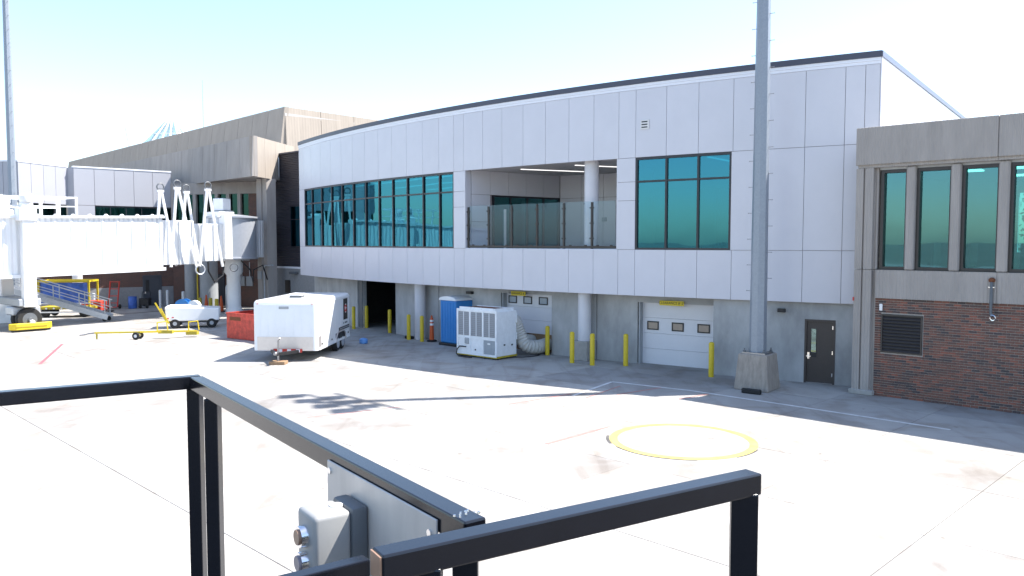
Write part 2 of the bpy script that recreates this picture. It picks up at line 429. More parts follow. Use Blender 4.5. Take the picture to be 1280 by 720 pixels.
# ------------------------------------------------------------------ the new terminal wing with the curved panel facade
TB = thing('terminal_building', 'long curved white panelled terminal building with teal windows and open balcony', 'building', pol(RF, 228, 0))
J = [211.359, 212.146, 213.348, 214.705, 215.978, 217.184, 218.358, 219.538, 220.705, 221.814, 222.904, 224.005, 225.069, 225.97, 226.551, 227.59, 228.586, 229.606, 230.633, 231.643, 232.656, 233.619, 234.244, 235.324, 236.393, 237.492, 238.545, 239.59, 240.662, 241.179, 241.552]
ZB, ZS, ZH, ZP, ZT = 2.75, 4.50, 7.95, 10.47, 10.87
A_W1, A_P1, A_B0, A_B1, A_W2a, A_W2b = 212.22, 225.95, 226.62, 233.56, 234.244, 237.45
GAP = dg(.007)
def panel(a0, a1, z0, z1):
    MB().arc(a0+GAP, a1-GAP, RF-.035, RF, z0+.007, z1-.007).build('panel', 'panel', TB)
for a0, a1 in zip(J, J[1:]):
    panel(a0, a1, ZH, ZP); panel(a0, a1, ZB, ZS)
panel(J[0], A_W1, ZS, ZH)
for z0, z1 in ((ZS, 6.35), (6.35, 7.05), (7.05, ZH)):
    panel(A_P1, A_B0, z0, z1); panel(A_B1, A_W2a, z0, z1)
for a0, a1 in zip([A_W2b]+J[26:], J[26:]): panel(a0, a1, ZS, ZH)
# solid wall behind the panels, left open at windows and balcony
b = MB()
b.arc(J[0], J[-1], RF-.30, RF-.045, ZH+.05, ZT-.24, 40); b.arc(J[0], J[-1], RF-.30, RF-.045, ZB+.01, ZS-.04, 40)
for a0, a1 in ((J[0], A_W1-.02), (A_P1+.02, A_B0-.03), (A_B1+.03, A_W2a-.02), (A_W2b+.02, J[-1])): b.arc(a0, a1, RF-.30, RF-.045, ZS-.04, ZH+.05, 4)
b.build('backing_wall', 'backing', TB)
# returns at the openings
b = MB(); b.arc(A_B0-.03, A_B0+.006, RF-.35, RF-.002, ZS, ZH).arc(A_B1-.006, A_B1+.03, RF-.35, RF-.002, ZS, ZH).build('reveal', 'panel', TB)
MB().arc(A_B0+.006, A_B1-.006, RF-.40, RF-.037, ZS-.04, ZS+.012, 12).build('balcony_sill', 'trim_white', TB)
# parapet trims and dark coping
MB().arc(J[0], J[-1]+.01, RF-.09, RF+.012, ZP, ZP+.095, 40).build('trim', 'trim_white', TB)
MB().arc(J[0], J[-1]+.01, RF-.09, RF+.030, ZP+.098, ZT-.20, 40).build('trim', 'trim_white', TB)
MB().arc(J[0]-.01, J[-1]+.03, RF-.35, RF+.06, ZT-.197, ZT, 40).build('coping', 'coping', TB)
# right end wall (faces the sun), in tall panels, dark coping painted as sunlit
P0 = Vector(pol(RF, J[-1], 0)); ed = Vector((.603, .797, 0)); en = Vector((.797, -.603, 0))
Te = frame(P0, ed)
for k in range(12):
    MB(Te).box(k*1.9+.012, k*1.9+1.888, -.04, .0, ZB, ZT-.16).build('end_panel', 'panel', TB)
MB(Te).box(.05, 22.8, .01, .25, 0, ZT-.2).build('end_wall', 'backing', TB)
MB(Te).box(-.02, 22.9, -.07, .3, ZT-.19, ZT-.005).build('end_coping', 'coping_sunlit', TB)
# rear and left closing walls, floors, roof
arcp = [pol(RF-.4, J[0] + (J[-1]-J[0])*i/30, 0)[:2] for i in range(31)]
BR = (P0 + ed*22.8); BL = Vector((-2.4, 55.6, 0)); foot = arcp + [(BR.x-.2, BR.y-.1), (BL.x+.2, BL.y)]
MB().prism(foot, ZT-.6, ZT-.45).build('roof', 'roofing', TB)
MB().prism(foot, ZH+.12, ZH+.28).build('ceiling', 'ceiling', TB)
MB().prism(foot, 4.05, 4.22).build('upper_floor', 'interior_floor', TB)
MB().bar((BR.x, BR.y, ZT/2), (BL.x, BL.y, ZT/2), .3, ZT-.3).build('rear_wall', 'interior', TB)
pL = pol(RF, J[0], 0); MB().bar((pL[0]+.2, pL[1]+.15, 6.8), (BL.x, BL.y, 6.8), .25, 7.8).build('side_wall', 'panel', TB)
MB().bar((pL[0]+1.2, pL[1]+.75, 1.45), (BL.x, BL.y, 1.45), .25, 2.9).build('side_wall', 'wall_concrete', TB)
# ribbon windows
def window(a_list, z0, zt, z1, mname, gm):
    fr = MB(); w = dg(.075)
    a0, a1 = a_list[0], a_list[-1]
    fr.arc(a0, a1, RF-.16, RF-.012, z0, z0+.09, 14).arc(a0, a1, RF-.16, RF-.012, z1-.09, z1, 14)
    o = fr.build('window', mname, TB)
    for z in (z0+.09, zt+.035): pass
    MB().arc(a0+w/2, a1-w/2, RF-.15, RF-.03, zt-.035, zt+.035, 14).build('transom', mname, o)
    for i, a in enumerate(a_list):
        s0, s1 = (a, a+w) if i == 0 else ((a-w, a) if i == len(a_list)-1 else (a-w/2, a+w/2))
        MB().arc(s0, s1, RF-.155, RF-.018, z0+.09, z1-.09).build('mullion', mname, o)
    for p, q in zip(a_list, a_list[1:]):
        for za, zb in ((z0+.08, zt-.02), (zt+.02, z1-.08)):
            t = random.uniform(-.012, .012); MB().arc(p+w*.35, q-w*.35, RF-.095+t*.2, RF-.085+t*.2, za, zb).build('pane', gm, o)
window([A_W1] + J[2:13] + [A_P1], ZS-.02, 7.05, ZH, 'frame', 'glass_teal')
window([A_W2a, J[23], J[24], A_W2b], ZS-.02, 7.05, ZH, 'frame', 'glass_teal')
# strip lamps inside
for a in (214.5, 216.6, 218.7, 220.8, 222.9, 224.8):
    for r in (63.6, 61.0, 58.6):
        p, q = pol(r, a, ZH+.10), pol(r-.2, a+2.0, ZH+.10)
        MB().bar(p, q, .09, .05).build('strip_lamp', 'strip_lamp', TB)
for a in (236.0, 237.3):
    p, q = pol(63.5, a, ZH+.10), pol(61.0, a+.2, ZH+.10); MB().bar(p, q, .09, .05).build('strip_lamp', 'strip_lamp', TB)
# a partition and counter inside the right room, seen dimly through the glass
MB().arc(234.6, 236.6, 60.6, 60.75, 4.22, 7.2, 3).build('partition', 'interior', TB)
for a in (234.9, 235.6, 236.2): MB().arc(a, a+.16, 61.2, 61.35, 4.22, 7.0).build('interior_post', 'grey_dark', TB)
MB().arc(213.5, 225.5, 57.5, 57.7, 4.22, ZH+.1, 8).build('partition', 'interior', TB)
for a in (216, 219, 222.2): MB().arc(a, a+.9, 57.71, 57.76, 4.22, 6.4).build('interior_door', 'grey_box', TB)
# ---- balcony
SW0, SW1 = Vector(pol(RF-.36, A_B0+.0, 0)), Vector((2.37, 39.5, 0))
BK1 = Vector((6.3, 36.75, 0)); SR0 = Vector(pol(RF-.36, A_B1, 0))
Ts = frame(SW0, SW1-SW0); ls = (SW1-SW0).length          # x along the side wall, y into the building (left of it)
def wallpanels(T, x0, x1, zs, n, parent, skip=None, y0=0, y1=.04):
    w = (x1-x0)/n
    for i in range(n):
        for za, zb in zip(zs, zs[1:]):
            if skip and skip(x0+(i+.5)*w, (za+zb)/2): continue
            MB(T).box(x0+i*w+.008, x0+(i+1)*w-.008, y0, y1, za+.008, zb-.008).build('balcony_panel', 'panel', parent)
wallpanels(Ts, .02, ls-.04, [4.22, 5.7, 6.93, ZH+.10], 5, TB, lambda x, z: 1.2 < x < 5.3 and z < 6.9)
b = MB(Ts); b.box(0, ls+.1, .05, .2, 6.95, ZH+.12).box(0, 1.22, .05, .2, 4.2, 6.95).box(5.32, ls+.1, .05, .2, 4.2, 6.95).build('balcony_side_wall', 'backing', TB)
wn_ = MB(Ts); wn_.box(1.25, 5.35, -.02, .10, 6.85, 6.93); bw = wn_.build('balcony_window', 'frame', TB)
for x in (1.25, 2.25, 3.27, 4.29, 5.29): MB(Ts).box(x, x+.07, -.02, .10, 4.22, 6.85).build('mullion', 'frame', bw)
for x in (1.32, 2.32, 3.34, 4.36):
    MB(Ts).box(x, x+.94, .03, .04, 4.3, 6.85).build('pane', 'glass_green', bw)
wallpanels(Ts, 1.3, 5.3, [ZH+.2, ZH+.21], 1, TB) if False else None
# glazed lobby door seen behind the railing
MB(Ts).box(1.9, 2.0, -.03, .06, 4.22, 6.3).build('door_frame', 'white_paint', bw)
Tb = frame(SW1, BK1-SW1); lb = (BK1-SW1).length
wallpanels(Tb, .02, lb, [4.22, 6.90, ZH+.10], 4, TB, None, -.04, 0)
MB(Tb).box(-.1, lb+.1, .02, .2, 4.2, ZH+.12).build('balcony_rear_wall', 'backing', TB)
MB().bar((*SR0.xy, 6.1), (*BK1.xy, 6.1), .2, 3.9).build('balcony_side_wall', 'panel', TB)
sof = [pol(RF-.32, A_B0 + (A_B1-A_B0)*i/8, 0)[:2] for i in range(9)]
MB().prism(sof + [BK1.xy[:], SW1.xy[:]], ZH+.05, ZH+.11).build('balcony_soffit', 'soffit', TB)
for s, l in ((.25, 3.4), (.62, 3.0)):
    p = SW0.lerp(SR0, s) + Vector((.72,.69,0))*1.0; q = p + Vector((.85,.35,0))*l
    MB().bar((*p.xy, ZH+.04), (*q.xy, ZH+.04), .07, .04).build('strip_lamp', 'strip_lamp', TB)
MB(Tb).box(2.35, 2.6, -.07, -.041, 5.75, 5.95).build('balcony_sign', 'grey_box', TB)
MB(Tb).box(1.45, 1.75, -.2, -.041, 6.55, 6.66).build('wall_lamp', 'black', TB)
# round columns: balcony and ground floor
cp = pol(65.13, 232.25, 0)
MB().lathe([(.285, 4.2), (.285, ZH+.06)], (cp[0], cp[1], 0), 28).build('column', 'column_paint', TB, smooth=True)
for a, r in ((232.0, 65.15), (223.05, 65.1)):
    c = pol(r, a, 0)
    MB().lathe([(.27, .0), (.27, ZB+.3)], (c[0], c[1], 0), 28).build('column', 'column_paint', TB, smooth=True)
c = pol(65.15, 232.0, 0); tq = R_(232)
MB(frame(c, (math.cos(tq), math.sin(tq)))).box(-.36,.36,-.34,.34,0,.80).build('column_plinth', 'plinth_concrete', TB, bevel=.02)
# glass balustrade
PA = [226.70, 227.795, 228.981, 230.181, 231.372, 232.536, 233.50]
bal = MB().arc(PA[0]-.04, PA[-1]+.03, 65.58, 65.63, ZS+.04, ZS+.13, 14).build('balustrade', 'bronze', TB)
for i, a in enumerate(PA[:-1]):
    MB().arc(a-dg(.04), a+dg(.04), 65.56, 65.64, ZS+.0, 6.33 + .004*i).build('baluster', 'bronze', bal)
    for z in (4.9, 5.5, 6.1):
        MB().arc(a-dg(.085), a+dg(.085), 65.59, 65.655, z, z+.05).build('clamp', 'bronze', bal)
for a, c_ in zip(PA, PA[1:]):
    MB().arc(a+dg(.05), c_-dg(.05), 65.605, 65.617, ZS+.12, 6.38).build('pane', 'glass_clear', bal)
    for t in (.2, .75): MB().arc(a+(c_-a)*t, a+(c_-a)*t+dg(.09), 65.58, 65.64, ZS+.11, ZS+.17).build('clamp', 'bronze', bal)
# wall vent high on the panels
v = MB().arc(234.577-dg(.17), 234.577+dg(.17), RF, RF+.03, 8.98, 9.32).build('wall_vent', 'aluminium', TB)
for z in (9.03, 9.13, 9.23): MB().arc(234.577-dg(.13), 234.577+dg(.11), RF+.031, RF+.036, z, z+.045).build('vent_slot', 'black', v)

# ---- ground floor wall of cast concrete, set back under the overhang
def wall(a0, a1, r0, r1, z0, z1, m='wall_concrete', n=None):
    MB().arc(a0, a1, r0, r1, z0, z1, n or max(1, int((a1-a0)*1.2))).build('wall', m, TB)
RW = 64.7
wall(210.9, 212.9, RW-.3, RW, 0, ZB+.1); wall(212.93, 216.92, RW-.3, RW, 0, ZB+.1)
wall(220.63, 223.9, RW-.3, RW, 0, ZB+.1); wall(223.93, 227.69, RW-.3, RW, 0, ZB+.1)
wall(230.26, 232.25, RW-.3, RW, 0, ZB+.1); wall(232.28, 233.91, RW-.3, RW, 0, ZB+.1)
wall(227.69, 230.26, RW-.3, RW, 2.52, ZB+.1); wall(233.91, 236.88, RW-.3, RW, 2.43, ZB+.1)
wall(216.92, 220.63, RW-.3, RW, 2.95, ZB+.3)
wall(236.97, 239.66, 65.1, 65.5, 0, ZB+.1); wall(240.52, 241.35, 65.1, 65.5, 0, ZB+.1); wall(239.66, 240.52, 65.1, 65.5, 2.17, ZB+.1)
wall(236.885, 236.97, 64.2, 65.49, 0, ZB+.1)
MB().arc(J[0], J[-1], 63.9, RF-.31, ZB+.12, ZB+.2, 30).build('overhang_soffit', 'soffit', TB)
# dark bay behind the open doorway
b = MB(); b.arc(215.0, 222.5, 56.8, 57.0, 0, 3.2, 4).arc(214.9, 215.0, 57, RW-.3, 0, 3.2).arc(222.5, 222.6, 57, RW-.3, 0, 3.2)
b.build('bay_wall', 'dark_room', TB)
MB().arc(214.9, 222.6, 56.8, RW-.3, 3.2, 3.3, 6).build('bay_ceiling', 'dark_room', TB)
MB().arc(216.92, 217.35, RW-.34, RW-.06, 0, 2.95).build('door_jamb', 'grey_dark', TB)
MB().arc(217.35, 217.38, RW-.30, RW-.10, 0, 2.95).build('door_track', 'galv_light', TB)
MB().arc(220.58, 220.63, RW-.34, RW-.02, 0, 2.95).build('door_track', 'grey_dark', TB)
for k, a in enumerate((218.2, 219.0, 219.7)):
    MB().arc(a, a+.5, 59.0, 59.9, 0, .8+.25*k).build('stored_crate', 'grey_dark', TB)
# sectional overhead doors
def overhead(a0, a1, zs, win_row, drop, wm, name_label):
    d = MB().arc(a0, a0+dg(.05), 64.36, 64.52, 0, zs[-1]).arc(a1-dg(.05), a1, 64.36, 64.52, 0, zs[-1]).build('overhead_door', 'door_white', TB)
    for i, (za, zb) in enumerate(zip(zs, zs[1:])):
        MB().arc(a0+dg(.055), a1-dg(.055), 64.38, 64.43, za+.004, zb-.004, 3).build('door_section', 'door_white', d)
        if i == win_row:
            W = a1-a0
            for t in (.15, .465, .78):
                ca = a0 + W*t; hw = dg(.25); zm = (za+zb)/2
                for q in ((ca-hw, ca+hw, zm-.17, zm-.125), (ca-hw, ca+hw, zm+.125, zm+.17), (ca-hw, ca-hw+dg(.045), zm-.125, zm+.125), (ca+hw-dg(.045), ca+hw, zm-.125, zm+.125)):
                    MB().arc(q[0], q[1], 64.43, 64.455, q[2], q[3]).build('door_window_frame', 'black', d)
                MB().arc(ca-hw+dg(.03), ca+hw-dg(.03), 64.432, 64.438, zm-.13, zm+.13).build('door_pane', wm, d)
    MB().arc(a0, a0+dg(.055), 64.4, 64.68, 0, zs[-1]).build('door_jamb', 'grey_box', d)
    return d
mat('pane_beige', (.33,.27,.22), .25, var=.1); mat('pane_blue', (.30,.36,.42), .2, var=.1)
overhead(233.95, 236.88, [0.0, .61, 1.21, 1.82, 2.43], 2, 0, 'pane_beige', '')
overhead(227.75, 230.22, [.78, 1.36, 1.94, 2.52], 2, 0, 'pane_blue', '')
MB().arc(227.85, 230.15, 64.2, 64.3, 0, .8, 3).build('opening_backboard', 'plywood', TB)
MB().arc(228.9, 230.12, 64.32, 64.36, .48, .80, 2).build('opening_board', 'wood', TB)
# brown service door
d = MB().arc(239.66, 239.66+dg(.07), 65.2, 65.515, 0, 2.17).arc(240.52-dg(.07), 240.52, 65.2, 65.515, 0, 2.17).arc(239.66+dg(.07), 240.52-dg(.07), 65.2, 65.515, 2.10, 2.17).build('service_door', 'door_brown', TB)
L0, L1 = 239.66+dg(.075), 240.52-dg(.075)
MB().arc(L0, L1, 65.40, 65.45, .03, 2.09).build('door_leaf', 'door_brown', d)
MB().arc(L0+dg(.14), L0+dg(.29), 65.45, 65.456, 1.05, 1.85).build('door_pane', 'glass_door', d)
MB().arc(L0+dg(.12), L0+dg(.14), 65.45, 65.462, .88, 1.87).arc(L0+dg(.29), L0+dg(.31), 65.45, 65.462, .88, 1.87).arc(L0+dg(.14), L0+dg(.29), 65.45, 65.462, .88, 1.05).build('door_pane_frame', 'black', d)
MB().arc(L0+dg(.02), L0+dg(.09), 65.45, 65.47, .82, 1.04).build('lock_plate', 'chrome', d)
MB().arc(L0-dg(.01), L0+dg(.14), 65.50, 65.52, .90, .93).arc(L0+dg(.04), L0+dg(.07), 65.47, 65.50, .89, .94).build('handle', 'chrome', d)
for z in (.25, 1.0, 1.85): MB().arc(L1-dg(.03), L1+dg(.01), 65.45, 65.475, z, z+.12).build('hinge', 'chrome', d)
MB().arc(L0, L1, 65.42, 65.53, 0.004, .03).build('threshold', 'chrome', d)
# small lamps under the overhang
for a, w in ((226.0, .16), (226.15, .0), (239.0, .12), (239.9, .0)):
    if w: MB().arc(a-dg(w), a+dg(w), RW if a < 236 else 65.5, (RW if a < 236 else 65.5)+.2, 2.38, 2.50).build('wall_lamp', 'black', TB)

# yellow signs above the overhead doors
def sign(a0, a1, r, z0, z1, label, tilt=0):
    o = MB().arc(a0, a1, r, r+.02, z0, z1).build('clearance_sign', 'yellow_sign'); tag(o, label, 'sign', 'yellow signs above the overhead doors')
    am = (a0+a1)/2; p = pol(r+.023, am, (z0+z1)/2); t = Vector((-math.sin(R_(am)), math.cos(R_(am)), 0))
    text_mesh('lettering', "CLEARANCE 8'-2\"", .135, text_frame(p, t), 'ink', o, .002)
sign(234.78, 235.66, 64.80, 2.36, 2.54, 'yellow clearance sign above the fully closed white overhead door')
sign(228.33, 229.06, 64.80, 2.44, 2.62, 'yellow clearance sign above the white overhead door behind the cooling unit')

# ------------------------------------------------------------------ brick wing on the right
WA = Vector((10.84, 25.2, 0)); wd = Vector((.722, -.692, 0)).normalized()
Tw = frame(WA, wd)           # x along the wall, y inwards, z up
BW = thing('brick_wing', 'low wing with red brick base, concrete parapet and tall teal windows', 'building', WA[:])
wuv = (wd.x, wd.y)
WL = 20.0
# fluted corner pier
b = MB(Tw)
for x0, x1, y0 in ((-.02,.20,-.10), (.20,.25,-.03), (.25,.50,-.10), (.50,.60,.06)):
    b.box(x0, x1, y0, .6, .16, 3.93)
b.build('pier', 'board_concrete', BW, uv=wuv)
b = MB(Tw)
for x0, x1, y0 in ((-.02,.20,-.10), (.20,.25,-.03), (.25,.50,-.10), (.50,.60,.06)): b.box(x0, x1, y0, .6, 3.945, 7.06)
b.build('pier', 'board_concrete', BW, uv=wuv)
MB(Tw).box(-.10, .64, -.16, .6, 0, .16).build('pier_base', 'plinth_concrete', BW, bevel=.02)
# parapet of precast pieces and the beam under it
px = [.0, 3.88, 8.76, 13.64, 18.5]
for x0, x1 in zip(px, px[1:]):
    MB(Tw).box(x0-.02 if x0 else -.03, x1-.035, -.16, .25, 7.16, 8.31).build('parapet_panel', 'board_concrete', BW, uv=wuv, bevel=.015)
    MB(Tw).box(x0-.02 if x0 else .02, x1-.030, -.08, .3, 7.07, 7.17).build('beam', 'board_concrete', BW, uv=wuv)
MB(Tw).box(0, 18.5, .25, 9, 7.5, 7.7).build('roof', 'roofing', BW)
MB(Tw).box(.62, 18.5, .1, .4, 7.0, 7.5).build('lintel', 'wall_concrete', BW)
# concrete spandrel band under the windows
for x0, x1 in ((.61, 3.90), (3.91, 8.76), (8.77, 13.6), (13.61, 18.5)):
    MB(Tw).box(x0, x1, -.05, .4, 3.06, 3.93).build('spandrel', 'board_concrete', BW, uv=wuv)
# windows and the concrete fins between them
xs = .66; k = 0
while xs < 17:
    w = .76 if k == 0 else .95
    f = MB(Tw).box(xs, xs+w, .10, .30, 3.93, 4.03).box(xs, xs+w, .10, .30, 6.90, 6.99).box(xs, xs+.09, .10, .30, 4.03, 6.90).box(xs+w-.05, xs+w, .10, .30, 4.03, 6.90).build('window', 'bronze', BW)
    MB(Tw).box(xs+.06, xs+w-.03, .22, .23, 4.0, 6.93).build('pane', 'glass_green', f)
    MB(Tw).box(xs+w, xs+w+.27, -.02, .35, 3.94, 7.06).build('fin', 'board_concrete', BW, uv=wuv, bevel=.03)
    xs += w + .27; k += 1
# room behind the windows
MB(Tw).box(.3, 18.5, .4, 8.8, 3.6, 3.7).build('floor', 'interior_floor', BW)
MB(Tw).box(.3, 18.5, .4, 8.8, 7.05, 7.12).build('ceiling', 'ceiling', BW)
b = MB(Tw); b.box(.3, 2.6, 8.6, 8.8, 3.7, 7.05).box(3.7, 18.5, 8.6, 8.8, 3.7, 7.05).box(2.6, 3.7, 8.6, 8.8, 3.7, 4.4).box(2.6, 3.7, 8.6, 8.8, 6.6, 7.05)
b.build('rear_wall', 'interior', BW)
MB(Tw).box(18.4, 18.6, .3, 8.8, 0, 7.6).build('side_wall', 'wall_concrete', BW)
MB(Tw).box(.3, .42, .6, 8.8, 3.7, 7.05).build('side_wall', 'interior', BW)
for x, y in ((2.2, 2.4), (3.7, 2.2), (5.6, 2.4), (3.0, 5.4)): MB(Tw).box(x, x+.6, y, y+.5, 7.01, 7.045).build('ceiling_lamp', 'panel_lamp', BW)
for x in (1.1, 2.1, 3.1, 4.2): MB(Tw).box(x, x+.75, 1.2, 1.35, 3.9, 4.75).box(x+.05, x+.7, .9, 1.2, 3.9, 4.15).build('lounge_seat', 'cmu', BW)
# brick base: mortar bed, then the bricks one by one
MB(Tw).box(.60, 18.5, .06, .35, 0, 3.06).build('mortar_bed', 'mortar', BW)
bl, bh, pitch, course = .195, .0585, .210, .0745
def hit(x0, x1, z0, z1, r): return x1 > r[0] and x0 < r[1] and z1 > r[2] and z0 < r[3]
LOU = (.79, 2.00, 1.37, 2.585)
bricks = []
for c in range(41):
    z0 = .008 + c*course; x = .605 - (pitch/2 if c % 2 else 0)
    while x < 18.3:
        x0, x1 = max(x, .605), x + bl
        if x1 - x0 > .04:
            segs = [(x0, x1)]
            if z0 + bh > LOU[2]-.01 and z0 < LOU[3]+.01:
                segs = []
                if x0 < LOU[0]-.01: segs.append((x0, min(x1, LOU[0]-.012)))
                if x1 > LOU[1]+.01: segs.append((max(x0, LOU[1]+.012), x1))
            for q in segs:
                if q[1]-q[0] > .02: bricks.append((q[0], q[1], z0))
        x += pitch
shared = {}
vis = [q for q in bricks if abs(q[1]-q[0]-bl) < .002 and q[0] < 4.55]
vis.sort(key=lambda q: -q[0]); single = set(vis[:298])
far = MB(Tw); ang_w = math.atan2(wd.y, wd.x)
bm_ = MB().box(0, bl, -.012, .08, 0, bh)
first = None
for q in bricks:
    if q in single:
        if first is None: first = bm_.build('brick', 'brick', None, bevel=.004); o = first
        else: o = first.copy(); COL.objects.link(o)
        o.parent = BW; o.rotation_euler = (0, 0, ang_w)
        o.location = Vector(Tw @ Vector((q[0], .045 + random.uniform(-.004, .003), q[2]))) - BW.location
    else:
        d = random.uniform(-.004, .003); far.box(q[0], q[1], .033+d, .09, q[2], q[2]+bh)
tag(far.build('brick', 'brick_far', BW), kind='stuff')
# louvre
lv = MB(Tw).box(.80, 1.98, .0, .05, 1.38, 1.43).box(.80, 1.98, .0, .05, 2.53, 2.575).box(.80, .84, .0, .05, 1.43, 2.53).box(1.94, 1.98, .0, .05, 1.43, 2.53).build('louvre', 'bronze', BW)
for i in range(11):
    z = 1.44 + i*.099
    MB(Tw).hexa([(.84,.0,z),(1.94,.0,z),(1.94,.012,z),(.84,.012,z)], [(.84,.055,z+.075),(1.94,.055,z+.075),(1.94,.065,z+.075),(.84,.065,z+.075)]).build('slat', 'bronze', lv)
MB(Tw).box(.84, 1.94, .05, .06, 1.43, 2.53).build('louvre_back', 'black', lv)
o = MB(Tw).box(.74, .83, -.03, .03, 2.67, 2.88).build('wall_box', 'white_paint', BW, bevel=.01)
pp = MB(Tw).tube([(3.80,-.08,3.72),(3.80,-.13,3.66),(3.80,-.13,2.86),(3.81,-.13,2.75),(3.85,-.16,2.70)], .042, 10).build('standpipe', 'grey_dark', BW, smooth=True)
MB(Tw).lathe([(.06,0),(.09,.03),(.085,.09),(.03,.13)], (3.80,-.10,3.66), 14).build('rusty_cap', 'rust', pp, smooth=True)
MB(Tw).torus((3.87,-.19,2.66), .075, .02, (.3,1,.2), 16).build('valve_ring', 'chrome', pp, smooth=True)
MB(Tw).box(3.72, 3.88, -.15, -.04, 3.50, 3.53).build('bracket', 'chrome', pp)
MB(Tw).box(-.035, .0, -.14, -.1, 2.95, 3.06).build('red_marker', 'red_bright', BW)

# tree outside, seen through the wing's room and its far window
def tree(name, loc, h, rad, label, seed, n=900):
    rnd = random.Random(seed); t = thing(name, label, 'tree', loc); x, y, z = loc
    tr = MB(); tr.tube([(x,y,z),(x+.1,y,z+h*.3),(x-.05,y+.1,z+h*.6),(x,y,z+h*.85)], [h*.03,h*.024,h*.016,h*.006], 8)
    for i in range(9):
        a = rnd.uniform(0,6.28); hh = z+h*rnd.uniform(.3,.75)
        tr.tube([(x,y,hh),(x+math.cos(a)*rad*.4,y+math.sin(a)*rad*.4,hh+rad*.25),(x+math.cos(a)*rad*.8,y+math.sin(a)*rad*.8,hh+rad*.4)], [h*.012,h*.007,h*.003], 5)
    tr.build('trunk', 'bark', t, smooth=True)
    cr = MB(); cl = [(rnd.gauss(0,.45)*rad, rnd.gauss(0,.45)*rad, h*rnd.uniform(.35,.98)) for _ in range(26)]
    for i in range(n):
        c = rnd.choice(cl); p = Vector((x+c[0]+rnd.gauss(0,.22)*rad, y+c[1]+rnd.gauss(0,.22)*rad, z+c[2]+rnd.gauss(0,.16)*rad))
        u = Vector((rnd.gauss(0,1),rnd.gauss(0,1),rnd.gauss(0,1))).normalized()*.16; w_ = u.orthogonal().normalized()*.10
        cr.add([p-u, p+w_, p+u, p-w_], [(0,1,2,3)])
    cr.build('crown', 'leaf', t)
pt = Tw @ Vector((3.2, 17, 0)); tree('broadleaf_tree', (pt.x, pt.y, 0), 7.6, 2.2, 'leafy tree outside, seen through a window of the brick wing', 5, 2600)

# ------------------------------------------------------------------ tall light masts
def mast(name, loc, label, plinth=True, h=20.5, group='apron light masts'):
    t = thing(name, label, 'light pole', loc, 0, group); x, y = loc[:2]; zb = 1.2 if plinth else .15
    if plinth:
        T = frame((x, y), (.79, -.61))
        MB(T).hexa([(-.57,-.57,0),(.57,-.57,0),(.57,.57,0),(-.57,.57,0)], [(-.47,-.47,1.17),(.47,-.47,1.17),(.47,.47,1.17),(-.47,.47,1.17)]).build('plinth', 'pole_plinth', t, bevel=.025)
        MB(T).box(-.38,.38,-.38,.38,1.172,1.215).build('base_plate', 'steel', t)
        for i in (-1, 1):
            for j in (-1, 1):
                MB(T).cyl((i*.32,j*.32,1.215),(i*.32,j*.32,1.27),.045,n=6).cyl((i*.32,j*.32,1.27),(i*.32,j*.32,1.34),.02,n=8).build('anchor_bolt', 'grey_dark', t)
    else: MB().lathe([(.5,0),(.5,.15)], (x,y,0), 16).build('base_plate', 'steel', t)
    prof = [(.275, zb+.01), (.235, 10), (.15, h)]
    MB(Matrix.Translation((x,y,0)) @ Matrix.Rotation(R_(22.5), 4, 'Z')).lathe(prof, (0,0,0), 8).build('shaft', 'galvanised', t)
    z = 3.2; k = 0
    while z < h-1.5:
        r = .265 - (.265-.15)*(z-zb)/(h-zb); sx = Vector((.82,-.57,0)) * (1 if k % 2 else -1); p = Vector((x,y,z)) + sx*(r-.02)
        MB().cyl(p, p + sx*.17, .011, n=6).cyl(p+sx*.165, p+sx*.175, .02, n=6).build('step_peg', 'steel', t)
        z += .42; k += 1
    ca = Vector((.70,-.71,0))
    for zz, offs in ((h-.9, (-1.5,-.5,.55,1.5)), (h-2.2, (-.9,.0,.9))):
        c = Vector((x,y,zz)); arm = MB().bar(c-ca*1.75, c+ca*1.75, .10).build('crossarm', 'galvanised', t)
        for o_ in offs:
            q = c + ca*o_; T = frame(q.xy, (-.95,-.3), zz)
            lh = MB(T).hexa([(.05,-.3,.12),(1.0,-.34,-.12),(1.0,.34,-.12),(.05,.3,.12)], [(.05,-.22,.32),(.9,-.26,.12),(.9,.26,.12),(.05,.22,.32)]).build('lamp_head', 'galv_light', t, bevel=.03)
            MB(T).box(-.05,.12,-.04,.04,.05,.25).build('lamp_bracket', 'steel', lh)
    return t
mast('light_mast', (8.02, 25.95, 0), 'tall grey faceted light mast on a tapered concrete plinth before the panel facade')
mast('light_mast', (-31.3, 50.4, 0), 'tall grey light mast rising behind the jet bridge at the left edge', False, 29)
T = frame((7.35, 25.24), (.79,-.61))
o = MB(T).prism([(0,-.09),(.56,-.09),(.60,-.05),(.60,.05),(.56,.09),(0,.09),(-.04,.05),(-.04,-.05)], .0, .15).build('wheel_chock', 'rubber', None, bevel=.03)
tag(o, 'black rubber wheel chock lying against the mast plinth', 'chock')

